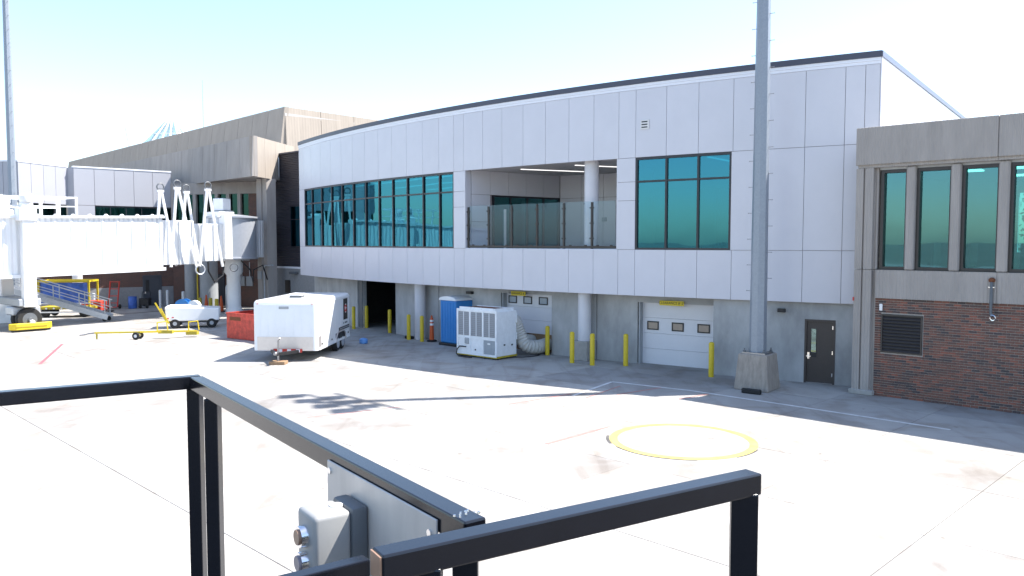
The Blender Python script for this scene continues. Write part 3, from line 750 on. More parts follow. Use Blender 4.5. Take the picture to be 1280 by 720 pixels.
# ------------------------------------------------------------------ bollards
def bollard(x, y, label, h=1.24, m='yellow', r=.095, grp='yellow steel bollards before the concrete wall'):
    o = MB().lathe([(r,0),(r,h-.06),(r*.86,h-.02),(r*.5,h)], (0,0,0), 16).build('bollard', m, None, smooth=True); o.location = (x, y, 0)
    tag(o, label, 'bollard', grp); return o
for x, y, l in ((7.08,28.22,'yellow bollard at the right side of the closed white overhead door'),
                (4.40,30.75,'yellow bollard at the left side of the closed white overhead door'),
                (3.12,30.89,'yellow bollard standing right before the round column plinth'),
                (2.38,31.51,'yellow bollard just left of the round column with plinth'),
                (1.50,33.70,'yellow bollard beside the white duct hose'),
                (-8.72,43.9,'yellow bollard just behind the tail of the white trailer'),
                (-8.1,44.4,'yellow bollard at the left edge of the dark doorway'),
                (-6.44,41.97,'yellow bollard at the right edge of the dark doorway'),
                (-5.06,39.01,'yellow bollard left of the pair beside the far round column'),
                (-4.33,38.28,'yellow bollard touching the far round column')):
    bollard(x, y, l)

# ------------------------------------------------------------------ link between the new wing and the old terminal
LK = thing('link_building', 'narrow link clad in dark ribbed metal beside the curved facade', 'building', (-15, 55, 0))
A, B = Vector((-16.9, 57.2, 0)), Vector((-11.2, 52.0, 0)); Tl = frame(A, B-A); ll = (B-A).length; luv = tuple((B-A).xy)
b = MB(Tl); b.box(0, ll, 0, .2, 3.05, 10.9); b.build('cladding', 'dark_cladding', LK, uv=luv)
MB(Tl).box(-.05, ll, -.06, .25, 10.9, 11.0).build('coping', 'coping', LK)
MB(Tl).box(-.4, ll, .02, .3, 0, 3.04).build('base_wall', 'cmu', LK)
MB(Tl).box(-.4, ll, -.02, .02, 2.92, 3.06).build('flashing', 'trim_white', LK)
f = MB(Tl).box(2.05,2.13,-.06,.1,4.4,7.3).box(2.13,4,-.06,.1,4.4,4.48).box(2.13,4,-.06,.1,7.22,7.3).box(2.13,4,-.06,.1,6.3,6.36).build('window', 'frame', LK)
MB(Tl).box(2.13,4,-.03,-.02,4.48,7.22).build('pane', 'glass_teal', f)
MB(Tl).box(1.2,1.85,-.01,.05,1.2,2.1).build('vent_hatch', 'bronze', LK)
MB(Tl).box(2.15,2.9,-.30,-.005,2.55,2.72).build('wall_lamp', 'grey_dark', LK, bevel=.04)
MB(Tl).tube([(.75,-.09,10.7),(.75,-.09,9.4),(.70,-.09,9.25),(.05,-.09,8.95),(.0,-.09,8.85),(.0,-.09,3.0)], .06, 8).build('downpipe', 'galv_light', LK, smooth=True)

# ------------------------------------------------------------------ old terminal: concrete fascia, upper block, brick below
OT = thing('old_terminal', 'older brown concrete terminal with heavy fascia and raised upper block', 'building', (-22, 62, 0))
fd = Vector((-.686, .728, 0)); fn = Vector((-.728, -.686, 0))      # along the fascia (away, to the left); outward normal
F0 = Vector((-17.0, 53.0, 0)); Tf = frame(F0, fd)                  # y of this frame points outwards, to the left and near
fuv = (fd.x, fd.y)
ws = [0, 2.0, 4.0, 6.05, 8.1, 10.1, 12.1, 14.1, 16.2, 18.3, 20.4, 22.5, 24.6, 26.7, 28.8, 31, 33.2, 35.4, 37.6, 39.8, 42]
for x0, x1 in zip(ws, ws[1:]):
    MB(Tf).hexa([(x0+.015,.10,9.1),(x1-.015,.10,9.1),(x1-.015,-.3,9.1),(x0+.015,-.3,9.1)], [(x0+.015,.0,11.75),(x1-.015,.0,11.75),(x1-.015,-.3,11.75),(x0+.015,-.3,11.75)]).build('fascia_panel', 'board_concrete', OT, uv=fuv)
# lit end face of the fascia
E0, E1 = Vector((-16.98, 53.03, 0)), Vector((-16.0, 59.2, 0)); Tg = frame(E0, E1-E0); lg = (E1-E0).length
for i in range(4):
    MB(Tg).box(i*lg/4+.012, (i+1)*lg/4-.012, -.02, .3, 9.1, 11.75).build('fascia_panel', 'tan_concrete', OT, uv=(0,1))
poly = [(-17.1,53.15), (-16.2,59.2), (-20,66), (-44,86), (-45,84)]
MB().prism(poly, 9.16, 9.3).build('soffit', 'board_concrete', OT, uv=(1,0))
MB().prism(poly, 11.4, 11.6).build('roof', 'roofing', OT)
# upper block, its faces leaning back slightly
U0 = Vector((-17.7, 63.0, 0)); Tu = frame(U0, fd)
for i in range(22):
    x0, x1 = i*2.7, (i+1)*2.7
    MB(Tu).hexa([(x0+.02,.5,11.4),(x1-.02,.5,11.4),(x1-.02,.1,11.4),(x0+.02,.1,11.4)], [(x0+.02,.0,15.3),(x1-.02,.0,15.3),(x1-.02,-.4,15.3),(x0+.02,-.4,15.3)]).build('block_panel', 'tan_concrete', OT, uv=fuv)
V0, V1 = Vector((-17.72, 63.05, 0)), Vector((-4.5, 78.0, 0)); Tv = frame(V0, V1-V0); lv_ = (V1-V0).length
for i in range(6):
    MB(Tv).hexa([(i*lv_/6+.02,-.3,11.0),((i+1)*lv_/6-.02,-.3,11.0),((i+1)*lv_/6-.02,.3,11.0),(i*lv_/6+.02,.3,11.0)], [(i*lv_/6+.02,0,15.3),((i+1)*lv_/6-.02,0,15.3),((i+1)*lv_/6-.02,.3,15.3),(i*lv_/6+.02,.3,15.3)]).build('block_panel', 'tan_concrete', OT, uv=((V1-V0).x, (V1-V0).y))
MB().prism([U0.xy[:], V1.xy[:], (-45, 118), (U0+fd*59).xy[:]], 14.6, 14.8).build('block_roof', 'roofing', OT)
# corner pier
Tp = frame((-17.05, 55.7), (.75, -.66))
MB(Tp).box(-.52,.06,-.42,.4,0,9.12).build('pier', 'board_concrete', OT, uv=(.75,-.66)); MB(Tp).box(.09,.60,-.32,.4,0,9.12).build('pier', 'board_concrete', OT, uv=(.75,-.66))
MB(Tp).tube([(.30,-.42,0),(.30,-.42,3.0),(.36,-.42,3.15),(1.4,-.42,3.2)], .05, 8).build('conduit', 'galv_light', OT, smooth=True)
MB(Tp).box(-.35,.05,-.55,-.43,2.2,2.75).build('junction_box', 'grey_box', OT, bevel=.01)
# brick and glazing set back under the fascia
Q0, Q1 = Vector((-25.6, 60.4, 0)), Vector((-17.2, 58.1, 0)); Tq = frame(Q0, Q1-Q0); lq = (Q1-Q0).length; quv = tuple((Q1-Q0).xy)
b = MB(Tq); b.box(0, 3.2, 0, .3, 0, 3.4).box(4.5, lq, 0, .3, 0, 3.4).box(3.2, 4.5, 0, .3, 2.4, 3.4).box(6.6, lq, 0, .3, 3.4, 8.3).build('brick_wall', 'brickwork', OT, uv=quv)
MB(Tq).box(0, lq, -.08, .3, 8.3, 9.15).build('beam', 'board_concrete', OT, uv=quv)
MB(Tq).box(0, 6.6, -.05, .3, 3.4, 4.3).build('spandrel', 'board_concrete', OT, uv=quv)
for i in range(7):
    x = .05 + i*.95
    MB(Tq).box(x, x+.25, -.12, .3, 4.3, 8.3).build('fin', 'board_concrete', OT, uv=quv)
    if i < 7: MB(Tq).box(x+.25, x+.95, .1, .12, 4.3, 8.3).build('pane', 'glass_dark', OT)
MB(Tq).box(3.2, 4.5, .8, .9, 0, 2.5).build('doorway_shade', 'black', OT)  # black sheet painted as the shade inside the doorway
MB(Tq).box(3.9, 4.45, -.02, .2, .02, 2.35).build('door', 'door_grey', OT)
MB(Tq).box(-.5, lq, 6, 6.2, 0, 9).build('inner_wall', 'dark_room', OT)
for x in (5.75, 6.4):
    MB(Tq).box(x, x+.5, -.18, -.01, 1.55, 2.25).build('meter_box', 'grey_box', OT, bevel=.01)
    MB(Tq).cyl((x+.25,-.1,2.25),(x+.25,-.1,3.3),.03,n=8).build('conduit', 'galv_light', OT)
# brick front under the white panels
S0, S1 = Vector((-34.5, 55.0, 0)), Vector((-25.4, 60.6, 0)); Tr = frame(S0, S1-S0); lr = (S1-S0).length; suv = tuple((S1-S0).xy)
MB(Tr).box(0, 4.0, 0, .3, 1.45, 4.6).box(4.0, 8.3, 0, .3, 1.45, 4.6).box(8.3, 9.6, 0, .3, 2.3, 4.6).box(9.6, lr, 0, .3, 1.45, 4.6).build('brick_wall', 'brickwork', OT, uv=suv)
MB(Tr).box(0, 8.3, -.01, .3, 0, 1.44).box(9.6, lr, -.01, .3, 0, 1.44).build('block_base', 'cmu', OT)
d = MB(Tr).box(8.3, 8.4, -.04, .2, 0, 2.3).box(9.5, 9.6, -.04, .2, 0, 2.3).box(8.4, 9.5, -.04, .2, 2.2, 2.3).build('grey_door', 'door_grey', OT)
MB(Tr).box(8.4, 9.5, .03, .08, .02, 2.2).build('door_leaf', 'door_grey', d); MB(Tr).box(8.5, 8.75, .015, .03, 1.1, 1.95).build('door_pane', 'black', d)
MB(Tr).box(8.42, 8.5, -.02, .03, .95, 1.1).build('handle', 'chrome', d)
for x, y, r in ((-23.15, 57.6, .42), (-21.7, 57.2, .62)):
    MB().lathe([(r,0),(r,4.4)], (x,y,0), 20).build('column', 'grey_box', OT, smooth=True)
MB().cyl((-22.4,56.9,0),(-22.4,56.9,3.2),.05,n=8).build('yellow_pipe', 'yellow', OT)
# roof antennas and the glass pyramid behind
t = tag(MB().cyl((-29.4,77.0,13.5),(-29.4,77.0,20.1),.05,.025,n=6).cyl((-29.4,77.0,15),(-29.4,77.0,15.5),.10,n=8).build('roof_antenna', 'grey_box'), 'thin antenna rod standing on the upper concrete block', 'antenna', 'roof antennas')
t = tag(MB().cyl((-42.4,90.0,13.5),(-43.1,90.0,17.6),.05,.03,n=6).build('roof_antenna', 'grey_box'), 'short slanted antenna rod left of the glass pyramid', 'antenna', 'roof antennas')
PY = thing('glass_pyramid', 'small glass pyramid skylight peeking over the concrete roof', 'skylight', (-44.5, 104, 13.2))
ap_ = Vector((-44.1, 105, 21.4)); base = [Vector((-50,100,13.2)), Vector((-40,99,13.2)), Vector((-39,110,13.2)), Vector((-49,111,13.2))]
MB().prism([q.xy[:] for q in base], 13.1, 13.3).build('floor', 'white_paint', PY)  # white floor added to brighten the glass from inside
for i in range(4):
    p, q = base[i], base[(i+1) % 4]; n_ = (q-p).cross(ap_-p).normalized()*.04
    MB().add([p, q, ap_, p-n_, q-n_, ap_-n_], [(0,1,2),(5,4,3),(0,3,4,1),(1,4,5,2),(2,5,3,0)]).build('glass_face', 'glass_sky', PY)
    for s in (0, .25, .5, .75):
        c = p.lerp(q, s)
        MB().bar(c, ap_.lerp(c, .02 if s == 0 else .0), .14).build('glazing_bar', 'white_paint', PY)
    for s in (.33, .66): MB().bar(p.lerp(ap_, s), q.lerp(ap_, s), .10).build('glazing_bar', 'white_paint', PY)

# ------------------------------------------------------------------ white panelled gate building at the left
GB = thing('gate_building', 'white panelled gate building with dark windows behind the jet bridge', 'building', (-31, 56, 0))
def face(p, q, zw0, zw1, win, n, z0=3.8, z1=9.96):
    p, q = Vector((*p,0)), Vector((*q,0)); T = frame(p, q-p); l = (q-p).length; w = l/n
    for i in range(n):
        MB(T).box(i*w+.012, (i+1)*w-.012, 0, .08, zw1+.012, z1).build('panel', 'panel_far', GB)
        if not (win[0] <= (i+.5)*w <= win[1]): MB(T).box(i*w+.012, (i+1)*w-.012, 0, .08, z0, zw1-.012).build('panel', 'panel_far', GB)
    MB(T).box(0, l, .085, .3, zw1, z1-.1).build('backing_wall', 'backing', GB)
    MB(T).box(-.03, l+.03, -.03, .35, z1, z1+.1).build('coping', 'trim_white', GB)
    x0, x1 = max(0, win[0]), min(l, win[1])
    if x1 > x0:
        f = MB(T).box(x0, x1, .1, .25, zw1-.1, zw1).build('window', 'frame', GB)
        k = max(1, round((x1-x0)/1.0))
        for i in range(k):
            a0, a1 = x0+(x1-x0)*i/k, x0+(x1-x0)*(i+1)/k
            MB(T).box(a0, a0+.06, .1, .22, z0, zw1-.1).build('mullion', 'frame', f)
            MB(T).box(a0+.06, a1, .14, .15, z0, zw1-.1).build('pane', 'glass_dark', f)
face((-30.5,56.0), (-25.6,60.4), 4.4, 7.35, (1.25, 6.6), 5)
face((-31.9,52.0), (-31.0,56.1), 4.4, 7.35, (.7, 4.2), 4)
face((-37.5,52.0), (-31.95,52.0), 4.4, 7.35, (0, 5.1), 6)
MB().bar((-31.0,56.15,6.9), (-30.5,56.05,6.9), .1, 6.1).build('panel', 'panel_far', GB)
roofp = [(-37.5,52.1),(-31.95,52.1),(-31.1,56.2),(-30.6,56.1),(-25.7,60.5),(-30,64),(-40,62)]
MB().prism(roofp, 9.4, 9.6).build('roof', 'roofing', GB); MB().prism(roofp, 3.7, 3.85).build('floor', 'interior_floor', GB)
MB().bar((-25.8,60.6,6.8),(-30,64,6.8),.2,6).build('side_wall', 'panel_far', GB)
# low distant roof seen left of the old terminal
tag(MB().prism([(-75,128),(-62,120),(-58,128),(-70,136)], 0, 14.2).build('far_block', 'tan_concrete', None, uv=(1,0)), 'low pale concrete roof block far behind the gate building', 'building')

# ------------------------------------------------------------------ jet bridge
RT = Vector((-18.75, 53.84, 0)); bd = Vector((-.65, -.76, 0)).normalized()
JB = thing('jet_bridge', 'white corrugated jet bridge with rotunda and wheeled drive column', 'jet bridge', RT[:])
Tj = frame(RT, bd)          # x away from the rotunda; y = left of it = towards the camera
yn = 1.0 if (Tj @ Vector((0,1,0)) - RT).x > 0 else -1.0
assert yn > 0
def tunnel(x0, x1, hw, zb0, zt0, zb1, zt1, name, m='corrugated_white'):
    return MB(Tj).hexa([(x0,-hw,zb0),(x1,-hw,zb1),(x1,hw,zb1),(x0,hw,zb0)], [(x0,-hw,zt0),(x1,-hw,zt1),(x1,hw,zt1),(x0,hw,zt0)]).build(name, m, JB, uv=(bd.x, bd.y), bevel=.03)
tu = tunnel(5.5, 26, 1.45, 3.20, 6.30, 2.70, 5.85, 'outer_tunnel')
t2 = tunnel(3.4, 5.8, 1.28, 3.38, 6.12, 3.36, 6.10, 'middle_tunnel')
t3 = tunnel(1.2, 3.6, 1.10, 3.55, 5.95, 3.52, 5.92, 'inner_tunnel')
for i in range(24):
    x = 5.6 + i*.84; f_ = (x-5.5)/20.5
    MB(Tj).box(x, x+.09, 1.45, 1.485, 3.24-.5*f_, 6.22-.45*f_).build('rib', 'white_metal', tu)
for x in (5.5, 13.2, 20): f_ = (x-5.5)/20.5; MB(Tj).box(x, x+.22, -1.55, 1.60, 6.22-.45*f_, 6.42-.45*f_).build('end_frame', 'white_metal', tu)
MB(Tj).hexa([(5.4,1.40,3.05),(26,1.40,2.55),(26,1.58,2.55),(5.4,1.58,3.05)], [(5.4,1.40,3.24),(26,1.40,2.74),(26,1.58,2.74),(5.4,1.58,3.24)]).build('floor_beam', 'white_metal', tu)
MB(Tj).hexa([(5.4,1.36,6.22),(26,1.36,5.77),(26,1.56,5.77),(5.4,1.56,6.22)], [(5.4,1.36,6.36),(26,1.36,5.91),(26,1.56,5.91),(5.4,1.56,6.36)]).build('roof_beam', 'white_metal', tu)
for i in range(12):
    x = 6.0 + i*.9; f_ = (x-5.5)/20.5; MB(Tj).lathe([(.14,0),(.12,.10),(.05,.16)], (x, 1.2, 6.30-.45*f_), 10).build('roof_cap', 'white_metal', tu, smooth=True)
for x0, o_, hw, zz in ((3.45, t2, 1.28, (3.4, 6.1)), (4.3, t2, 1.28, (3.4, 6.1)), (5.0, t2, 1.28, (3.4, 6.1)), (1.9, t3, 1.10, (3.55, 5.92)), (2.7, t3, 1.10, (3.55, 5.92))):
    MB(Tj).box(x0, x0+.10, hw, hw+.07, zz[0], zz[1]).build('rib', 'white_metal', o_)
MB(Tj).box(3.2, 3.45, -1.25, 1.30, 3.35, 3.55).build('sill_bar', 'grey_dark', t3)
# rotunda
ro = MB().lathe([(1.55,3.62),(1.62,3.66),(1.62,3.74),(1.52,3.76),(1.52,6.32),(1.66,6.36),(1.66,6.46),(.3,6.62)], RT, 32).build('rotunda', 'rotunda_grey', JB, smooth=True)
MB(Tj).box(.85, 1.35, -1.35, 1.40, 3.66, 6.58).build('rotunda_door_frame', 'white_paint', ro)
MB(Tj).box(.4, 1.5, -.9, .9, 6.40, 6.75).build('rotunda_hood', 'white_paint', ro)
Ta = frame(RT, (1, -.35)); 
MB(Ta).box(-.75, .05, -1.0, -.2, 6.85, 7.65).build('roof_unit', 'white_metal', ro, bevel=.03); MB(Ta).box(-.85, .15, -1.1, -.1, 6.55, 6.85).build('roof_unit_base', 'grey_box', ro)
MB(frame((-18.05,54.9),(.30,.95))).box(0, 2.2, -.72, .72, 3.72, 6.25).build('fixed_walkway', 'corrugated_white', JB, uv=(.30,.95))
sc = MB().lathe([(.62,0),(.62,.06),(.56,.1),(.45,.45),(.45,2.55),(.60,2.75),(.62,3.62)], RT, 24).build('support_column', 'white_paint', JB, smooth=True)
MB(Tj).tube([(-.2,.5,3.6),(-.7,.9,2.9),(-.9,.9,2.0),(-.9,1.0,2.9),(-1.6,1.0,3.2),(-2.0,.9,2.2)], .05, 8).build('cable', 'black', JB, smooth=True)
MB(Tj).tube([(1.2,.9,3.5),(1.4,1.1,2.6),(2.0,1.1,2.2),(2.4,1.1,2.9),(2.4,1.1,3.5)], .06, 8).build('cable', 'black', JB, smooth=True)
MB(Tj).torus((.75,1.35,3.1), .25, .03, (.3,1,0), 20).build('cable_loop', 'grey_dark', JB)
# cable hoist frames: inverted V with a ring on top
def hoist(xa, xl, xr, y, zt):
    h_ = MB(Tj).bar((xa+.05,y,zt-.1),(xl,y,3.25),.13).bar((xa-.05,y,zt-.1),(xr,y,3.2),.13).bar((xa-.2,y,zt-.15),(xa+.2,y,zt-.15),.16,.14).build('hoist_frame', 'white_paint', JB)
    MB(Tj).torus((xa,y,zt+.12), .22, .045, (0,1,0), 22).build('ring', 'grey_dark', h_, smooth=True)
    MB(Tj).box(xa-.22,xa+.22,y-.03,y+.03,zt-.08,zt+.02).build('ring_bracket', 'steel', h_)
hoist(4.65, 5.15, 3.5, 1.70, 8.2); hoist(2.65, 3.3, 1.75, 1.70, 8.2)
hoist(4.05, 4.5, 3.1, -1.70, 8.2); hoist(2.3, 2.9, 1.5, -1.70, 8.2)
MB(Tj).torus((3.3,1.75,3.05), .30, .045, (0,1,0), 22).build('cable_ring', 'galv_light', JB, smooth=True)
# drive column, head gear and wheels
for y in (1.75, -1.75):
    dc = MB(Tj).hexa([(12.7,y-.22,1.3),(13.35,y-.22,1.3),(13.35,y+.22,1.3),(12.7,y+.22,1.3)], [(12.75,y-.22,6.9),(13.3,y-.22,6.9),(13.3,y+.22,6.9),(12.75,y+.22,6.9)]).build('lift_column', 'white_paint', JB, bevel=.03)
    MB(Tj).lathe([(.30,6.9),(.34,7.0),(.34,7.25),(.2,7.4)], (13.02,y,0), 16).build('lift_head', 'white_paint', dc, smooth=True)
    MB(Tj).box(12.6,13.5,y-.3,y+.3,5.9,6.6).build('lift_gearbox', 'white_dirty', dc, bevel=.05)
MB(Tj).box(12.5,13.6,-1.9,1.9,1.35,1.75).build('drive_beam', 'grey_box', JB, bevel=.04)
for y in (1.62, .95):
    w_ = MB(Tj).lathe([(.4,-.2),(.58,-.19),(.63,-.1),(.63,.1),(.58,.19),(.4,.2)], (13.05,y,.63), 26, 'y').build('wheel', 'rubber', JB, smooth=True)
    MB(Tj).lathe([(.36,.17),(.36,.205),(.12,.22),(.1,.28)], (13.05,y,.63), 20, 'y').build('hub', 'grey_dark', w_, smooth=True)
mt = MB(Tj).box(12.35,13.75,.3,1.35,.85,1.3).build('drive_motor', 'galv_light', JB, bevel=.06)
gd = MB(Tj).prism([(12.0,1.90),(12.3,2.12),(13.8,2.12),(14.1,1.90),(14.1,1.84),(12.0,1.84)], .12, .46).build('wheel_guard', 'yellow', JB, bevel=.04)
MB(Tj).prism([(12.3,2.125),(13.8,2.125),(13.8,2.15),(12.3,2.15)], .28, .33).build('guard_strip', 'yellow_dark', gd)
MB(Tj).box(12.1,14.0,1.86,1.98,.03,.115).build('guard_skirt', 'black', gd)
MB(Tj).lathe([(.1,0),(.14,.04),(.12,.14),(.03,.18)], (13.0,2.0,.44), 12).build('guard_lamp', 'white_paint', gd, smooth=True)
# roof walkway rail
rl = MB(Tj).bar((10.4,1.5,7.25),(17,1.5,7.15),.08).build('roof_railing', 'white_paint', JB)
MB(Tj).bar((10.4,1.5,6.75),(17,1.5,6.65),.06).build('rail', 'white_paint', rl); MB(Tj).bar((10.4,-1.3,7.25),(17,-1.3,7.15),.08).build('rail', 'white_paint', rl)
MB(Tj).bar((10.4,-1.3,6.75),(17,-1.3,6.65),.06).build('rail', 'white_paint', rl); MB(Tj).bar((10.4,-1.3,7.25),(10.4,1.5,7.25),.07).build('rail', 'white_paint', rl)
for x in (10.4, 11.3, 12.2, 14.1, 15.2, 16.4):
    for y in (1.5, -1.3): MB(Tj).bar((x,y,6.1),(x,y,7.28),.09).build('rail_post', 'white_paint', rl)
# service stair from the bridge down to the apron
st0, st1 = Vector((-24.35, 48.3, .25)), Vector((-33.2, 46.9, 3.1))
ST = thing('service_stair', 'long aluminium service stair sloping down under the jet bridge', 'stairs', (st0.x, st0.y, 0))
sdv = (st1-st0); sh = Vector((sdv.x, sdv.y, 0)).normalized(); sn = Vector((-sh.y, sh.x, 0))
for s in (-.45, .45): MB().bar(st0+sn*s, st1+sn*s, .07, .32).build('stringer', 'galv_light', ST)
for i in range(20):
    c = st0.lerp(st1, (i+.5)/20); MB().bar(c-sn*.42, c+sn*.42, .26, .04, (0,0,1)).build('tread', 'galv_light', ST)
for s in (-.45, .45):
    hr = MB().bar(st0+sn*s+Vector((0,0,1.0)), st1+sn*s+Vector((0,0,1.0)), .05).build('handrail', 'galv_light', ST)
    MB().bar(st0+sn*s+Vector((0,0,.55)), st1+sn*s+Vector((0,0,.55)), .04).build('mid_rail', 'galv_light', hr)
    for k in range(7):
        c = st0.lerp(st1, (k+.1)/6.3) + sn*s; MB().bar(c, c+Vector((0,0,1.02)), .045).build('baluster', 'galv_light', hr)
for s in (-.4, .4):
    c = st0 + sn*s; MB().cyl((c.x-.2,c.y-.04,.13),(c.x-.2,c.y+.04,.13),.13,n=14).build('wheel', 'rubber', ST)

# ------------------------------------------------------------------ enclosed trailer
TX0, TX1, TY0, TY1 = -10.42, -7.80, 31.9, 37.3
TR = thing('enclosed_trailer', 'white enclosed cargo trailer with rounded nose, parked half in the shade', 'trailer', (-9.1, 34.6, 0), 0)
Tt = frame((-7.80, 31.9), (.048, 1))     # x back along the right side, y to the left across the trailer
LT, WT = 5.15, 2.62
def front_edge(e, off):
    a, b2 = (v.co + off for v in e.verts); lo = [Tt.inverted() @ q for q in (a, b2)]
    vert = abs(lo[0].x-lo[1].x) < .01 and abs(lo[0].y-lo[1].y) < .01
    if vert: return lo[0].x < .3
    return all(q.z > 2.3 for q in lo)
bx_ = MB(Tt); bx_.box(0, LT, 0, WT, .42, 2.45)
body = bx_.build('body', 'white_metal', TR, smooth=True, bevel=.16, bevel_test=front_edge, segs=4)
for y in (.31, .62, .93, 1.31, 1.69, 2.0, 2.31): MB(Tt).box(-.004, .002, y-.006, y+.006, .98, 2.30).build('seam', 'white_dirty', body)
for x in (.9, 1.8, 2.7, 3.6, 4.5): MB(Tt).box(x-.006, x+.006, -.004, .002, .5, 2.27).build('seam', 'white_dirty', body)
MB(Tt).box(-.012, -.003, .17, WT-.17, .43, .98).build('stone_guard', 'aluminium', body)
MB(Tt).box(.17, .55, -.012, -.003, .43, .98).build('stone_guard', 'aluminium', body)
MB(Tt).box(.12, LT, -.014, .0, 2.27, 2.31).build('roof_trim', 'white_dirty', body); MB(Tt).box(-.014, 0, .16, WT-.16, 2.24, 2.28).build('roof_trim', 'white_dirty', body)
MB(Tt).box(.2, LT, -.02, .0, .42, .52).build('skirt_rail', 'white_dirty', body)
rv = MB(Tt).box(1.5, 1.95, 1.1, 1.6, 2.44, 2.54).build('roof_vent', 'grey_dark', TR); MB(Tt).box(1.46, 1.99, 1.06, 1.64, 2.54, 2.62).build('vent_lid', 'white_paint', rv, bevel=.03)
MB(Tt).box(-.02, .0, 1.15, 1.55, 2.10, 2.20).build('nose_badge', 'grey_box', TR, bevel=.008)
for y in (.2, WT-.2): MB(Tt).box(-.02, .0, y-.03, y+.03, 2.295, 2.32).build('marker_lamp', 'orange', TR)
for x in (.62, 2.05, LT-.35): MB(Tt).box(x, x+.09, -.025, 0, .60, .66).build('marker_lamp', 'ink', TR)
# tandem wheels under one arch
arch = MB(Tt); n = 14
cxs = (3.10, 3.88)
for cx_ in cxs:
    wv = MB(Tt).lathe([(.20,-.02),(.32,-.02),(.35,.03),(.35,.17),(.32,.22),(.2,.22)], (cx_,.02,.35), 24, 'y').build('wheel', 'rubber', TR, smooth=True)
    MB(Tt).lathe([(.22,-.035),(.22,.0),(.05,.0)], (cx_,.02,.35), 18, 'y').build('rim', 'galv_light', wv, smooth=True)
    MB(Tt).lathe([(.32,0),(.35,.05),(.35,.17),(.3,.2)], (cx_,WT-.2,.35), 20, 'y').build('wheel', 'rubber', TR, smooth=True)
pts = [(2.68,-.035,.42)] + [(3.10-.42*math.cos(a*math.pi/8), -.035, .42+.42*math.sin(a*math.pi/8)) for a in range(1, 5)] + [(3.88-.42*math.cos(a*math.pi/8), -.035, .42+.42*math.sin(a*math.pi/8)) for a in range(4, 8)] + [(4.30,-.035,.42)]
MB(Tt).tube(pts, .035, 6).build('wheel_arch', 'aluminium', TR)
MB(Tt).prism([(2.7,-.004),(4.28,-.004),(4.28,.02),(2.7,.02)], .43, .80).build('wheel_well', 'black', TR)
# printed panel on the side near the tail
MB(Tt).box(4.05, 4.75, -.012, -.002, 1.28, 2.22).build('logo_panel', 'ink', TR)
MB(Tt).lathe([(.20,-.016),(.20,-.012)], (4.40,0,1.78), 24, 'y').build('logo_disc', 'red_bright', TR)
for x0, x1, z0, z1 in ((4.32,4.50,1.93,1.98), (4.28,4.36,1.72,1.86), (4.42,4.52,1.76,1.82), (4.33,4.47,1.58,1.63)): MB(Tt).box(x0,x1,-.020,-.0165,z0,z1).build('logo_mark', 'white_paint', TR)
for x0, x1 in ((4.02,4.12), (4.28,4.52), (4.56,4.72)): MB(Tt).box(x0,x1,-.008,-.002,1.10,1.17).build('lettering', 'grey_dark', TR)
MB(Tt).box(3.25, 5.05, -.010, -.002, .86, 1.00).build('text_band', 'ink', TR)
for i in range(13): MB(Tt).box(3.36+i*.125, 3.44+i*.125, -.013, -.0105, .90, .96).build('lettering', 'grey_box', TR)
for i in range(5): MB(Tt).box(3.95+i*.13, 4.04+i*.13, -.006, -.002, .77, .80).build('lettering', 'grey_box', TR)
# tongue with jack, lamp bar and block
tg = MB(Tt).bar((0,.75,.40),(-1.0,1.31,.42),.09,.12).bar((0,1.87,.40),(-1.0,1.31,.42),.09,.12).build('tongue', 'black', TR)
MB(Tt).box(-1.25,-.95,1.25,1.37,.40,.52).build('coupler', 'steel', tg, bevel=.02)
MB(Tt).cyl((-.85,1.31,.10),(-.85,1.31,.95),.04,n=10).build('jack', 'steel', tg); MB(Tt).cyl((-.85,1.31,.05),(-.85,1.31,.12),.12,n=12).build('jack_foot', 'steel', tg)
MB(Tt).bar((-.85,1.31,.92),(-.95,1.20,1.05),.03).build('jack_handle', 'steel', tg)
MB(Tt).box(-.06,-.02,.62,1.78,.36,.50).build('bumper_bar', 'red_bright', TR)
for i in range(3): MB(Tt).box(-.065,-.06,.70+i*.36,.86+i*.36,.37,.49).build('reflector', 'white_paint', TR)
MB(Tt).box(LT, LT+.35, .3, .9, .40, .48).build('rear_step', 'wood', TR)
o = MB(Tt).box(-1.05,-.62,1.0,1.62,.0,.13).build('wood_block', 'wood', None, bevel=.01); tag(o, 'short timber block under the trailer jack', 'block')
o = MB().lathe([(.16,0),(.20,.03),(.20,.20),(.14,.25),(.05,.27)], (-7.0, 37.5, 0), 16).build('water_jug', 'blue_light', None, smooth=True); tag(o, 'translucent blue jug on the ground behind the trailer', 'jug')

# ------------------------------------------------------------------ mobile cooling unit
AN = Vector((-.62, 32.15, 0)); Tc = frame(AN, (-1.72, 1.49))   # x along the long louvred side; the other side lies at negative y
AC = thing('cooling_unit', 'large white portable air cooling unit with three grilled bays', 'cooling unit', AN[:])
def cb(x0,x1,y0,y1,z0,z1): return (x0,x1,-y1,-y0,z0,z1)
LC, WC, HC = 2.26, 1.28, 1.98
MB(Tc).box(*cb(0.02, LC-.02, .02, WC-.02, .12, HC-.02)).build('cabinet', 'white_dirty', AC, bevel=.015)
MB(Tc).box(*cb(.25, LC-.12, .12, WC-.12, HC-.02, HC+.05)).build('top_tray', 'rust', AC)
for x0, x1 in ((.20,.86),(.88,1.48),(1.50,2.14)): MB(Tc).box(*cb(x0, x1, .04, .10, HC-.02, HC+.10)).build('top_lip', 'white_dirty', AC)
MB(Tc).box(*cb(.18, LC-.1, WC-.14, WC-.08, HC-.02, HC+.08)).build('top_lip', 'white_dirty', AC)
MB(Tc).box(*cb(.12, .18, .04, WC-.08, HC-.02, HC+.10)).build('top_lip', 'white_dirty', AC)
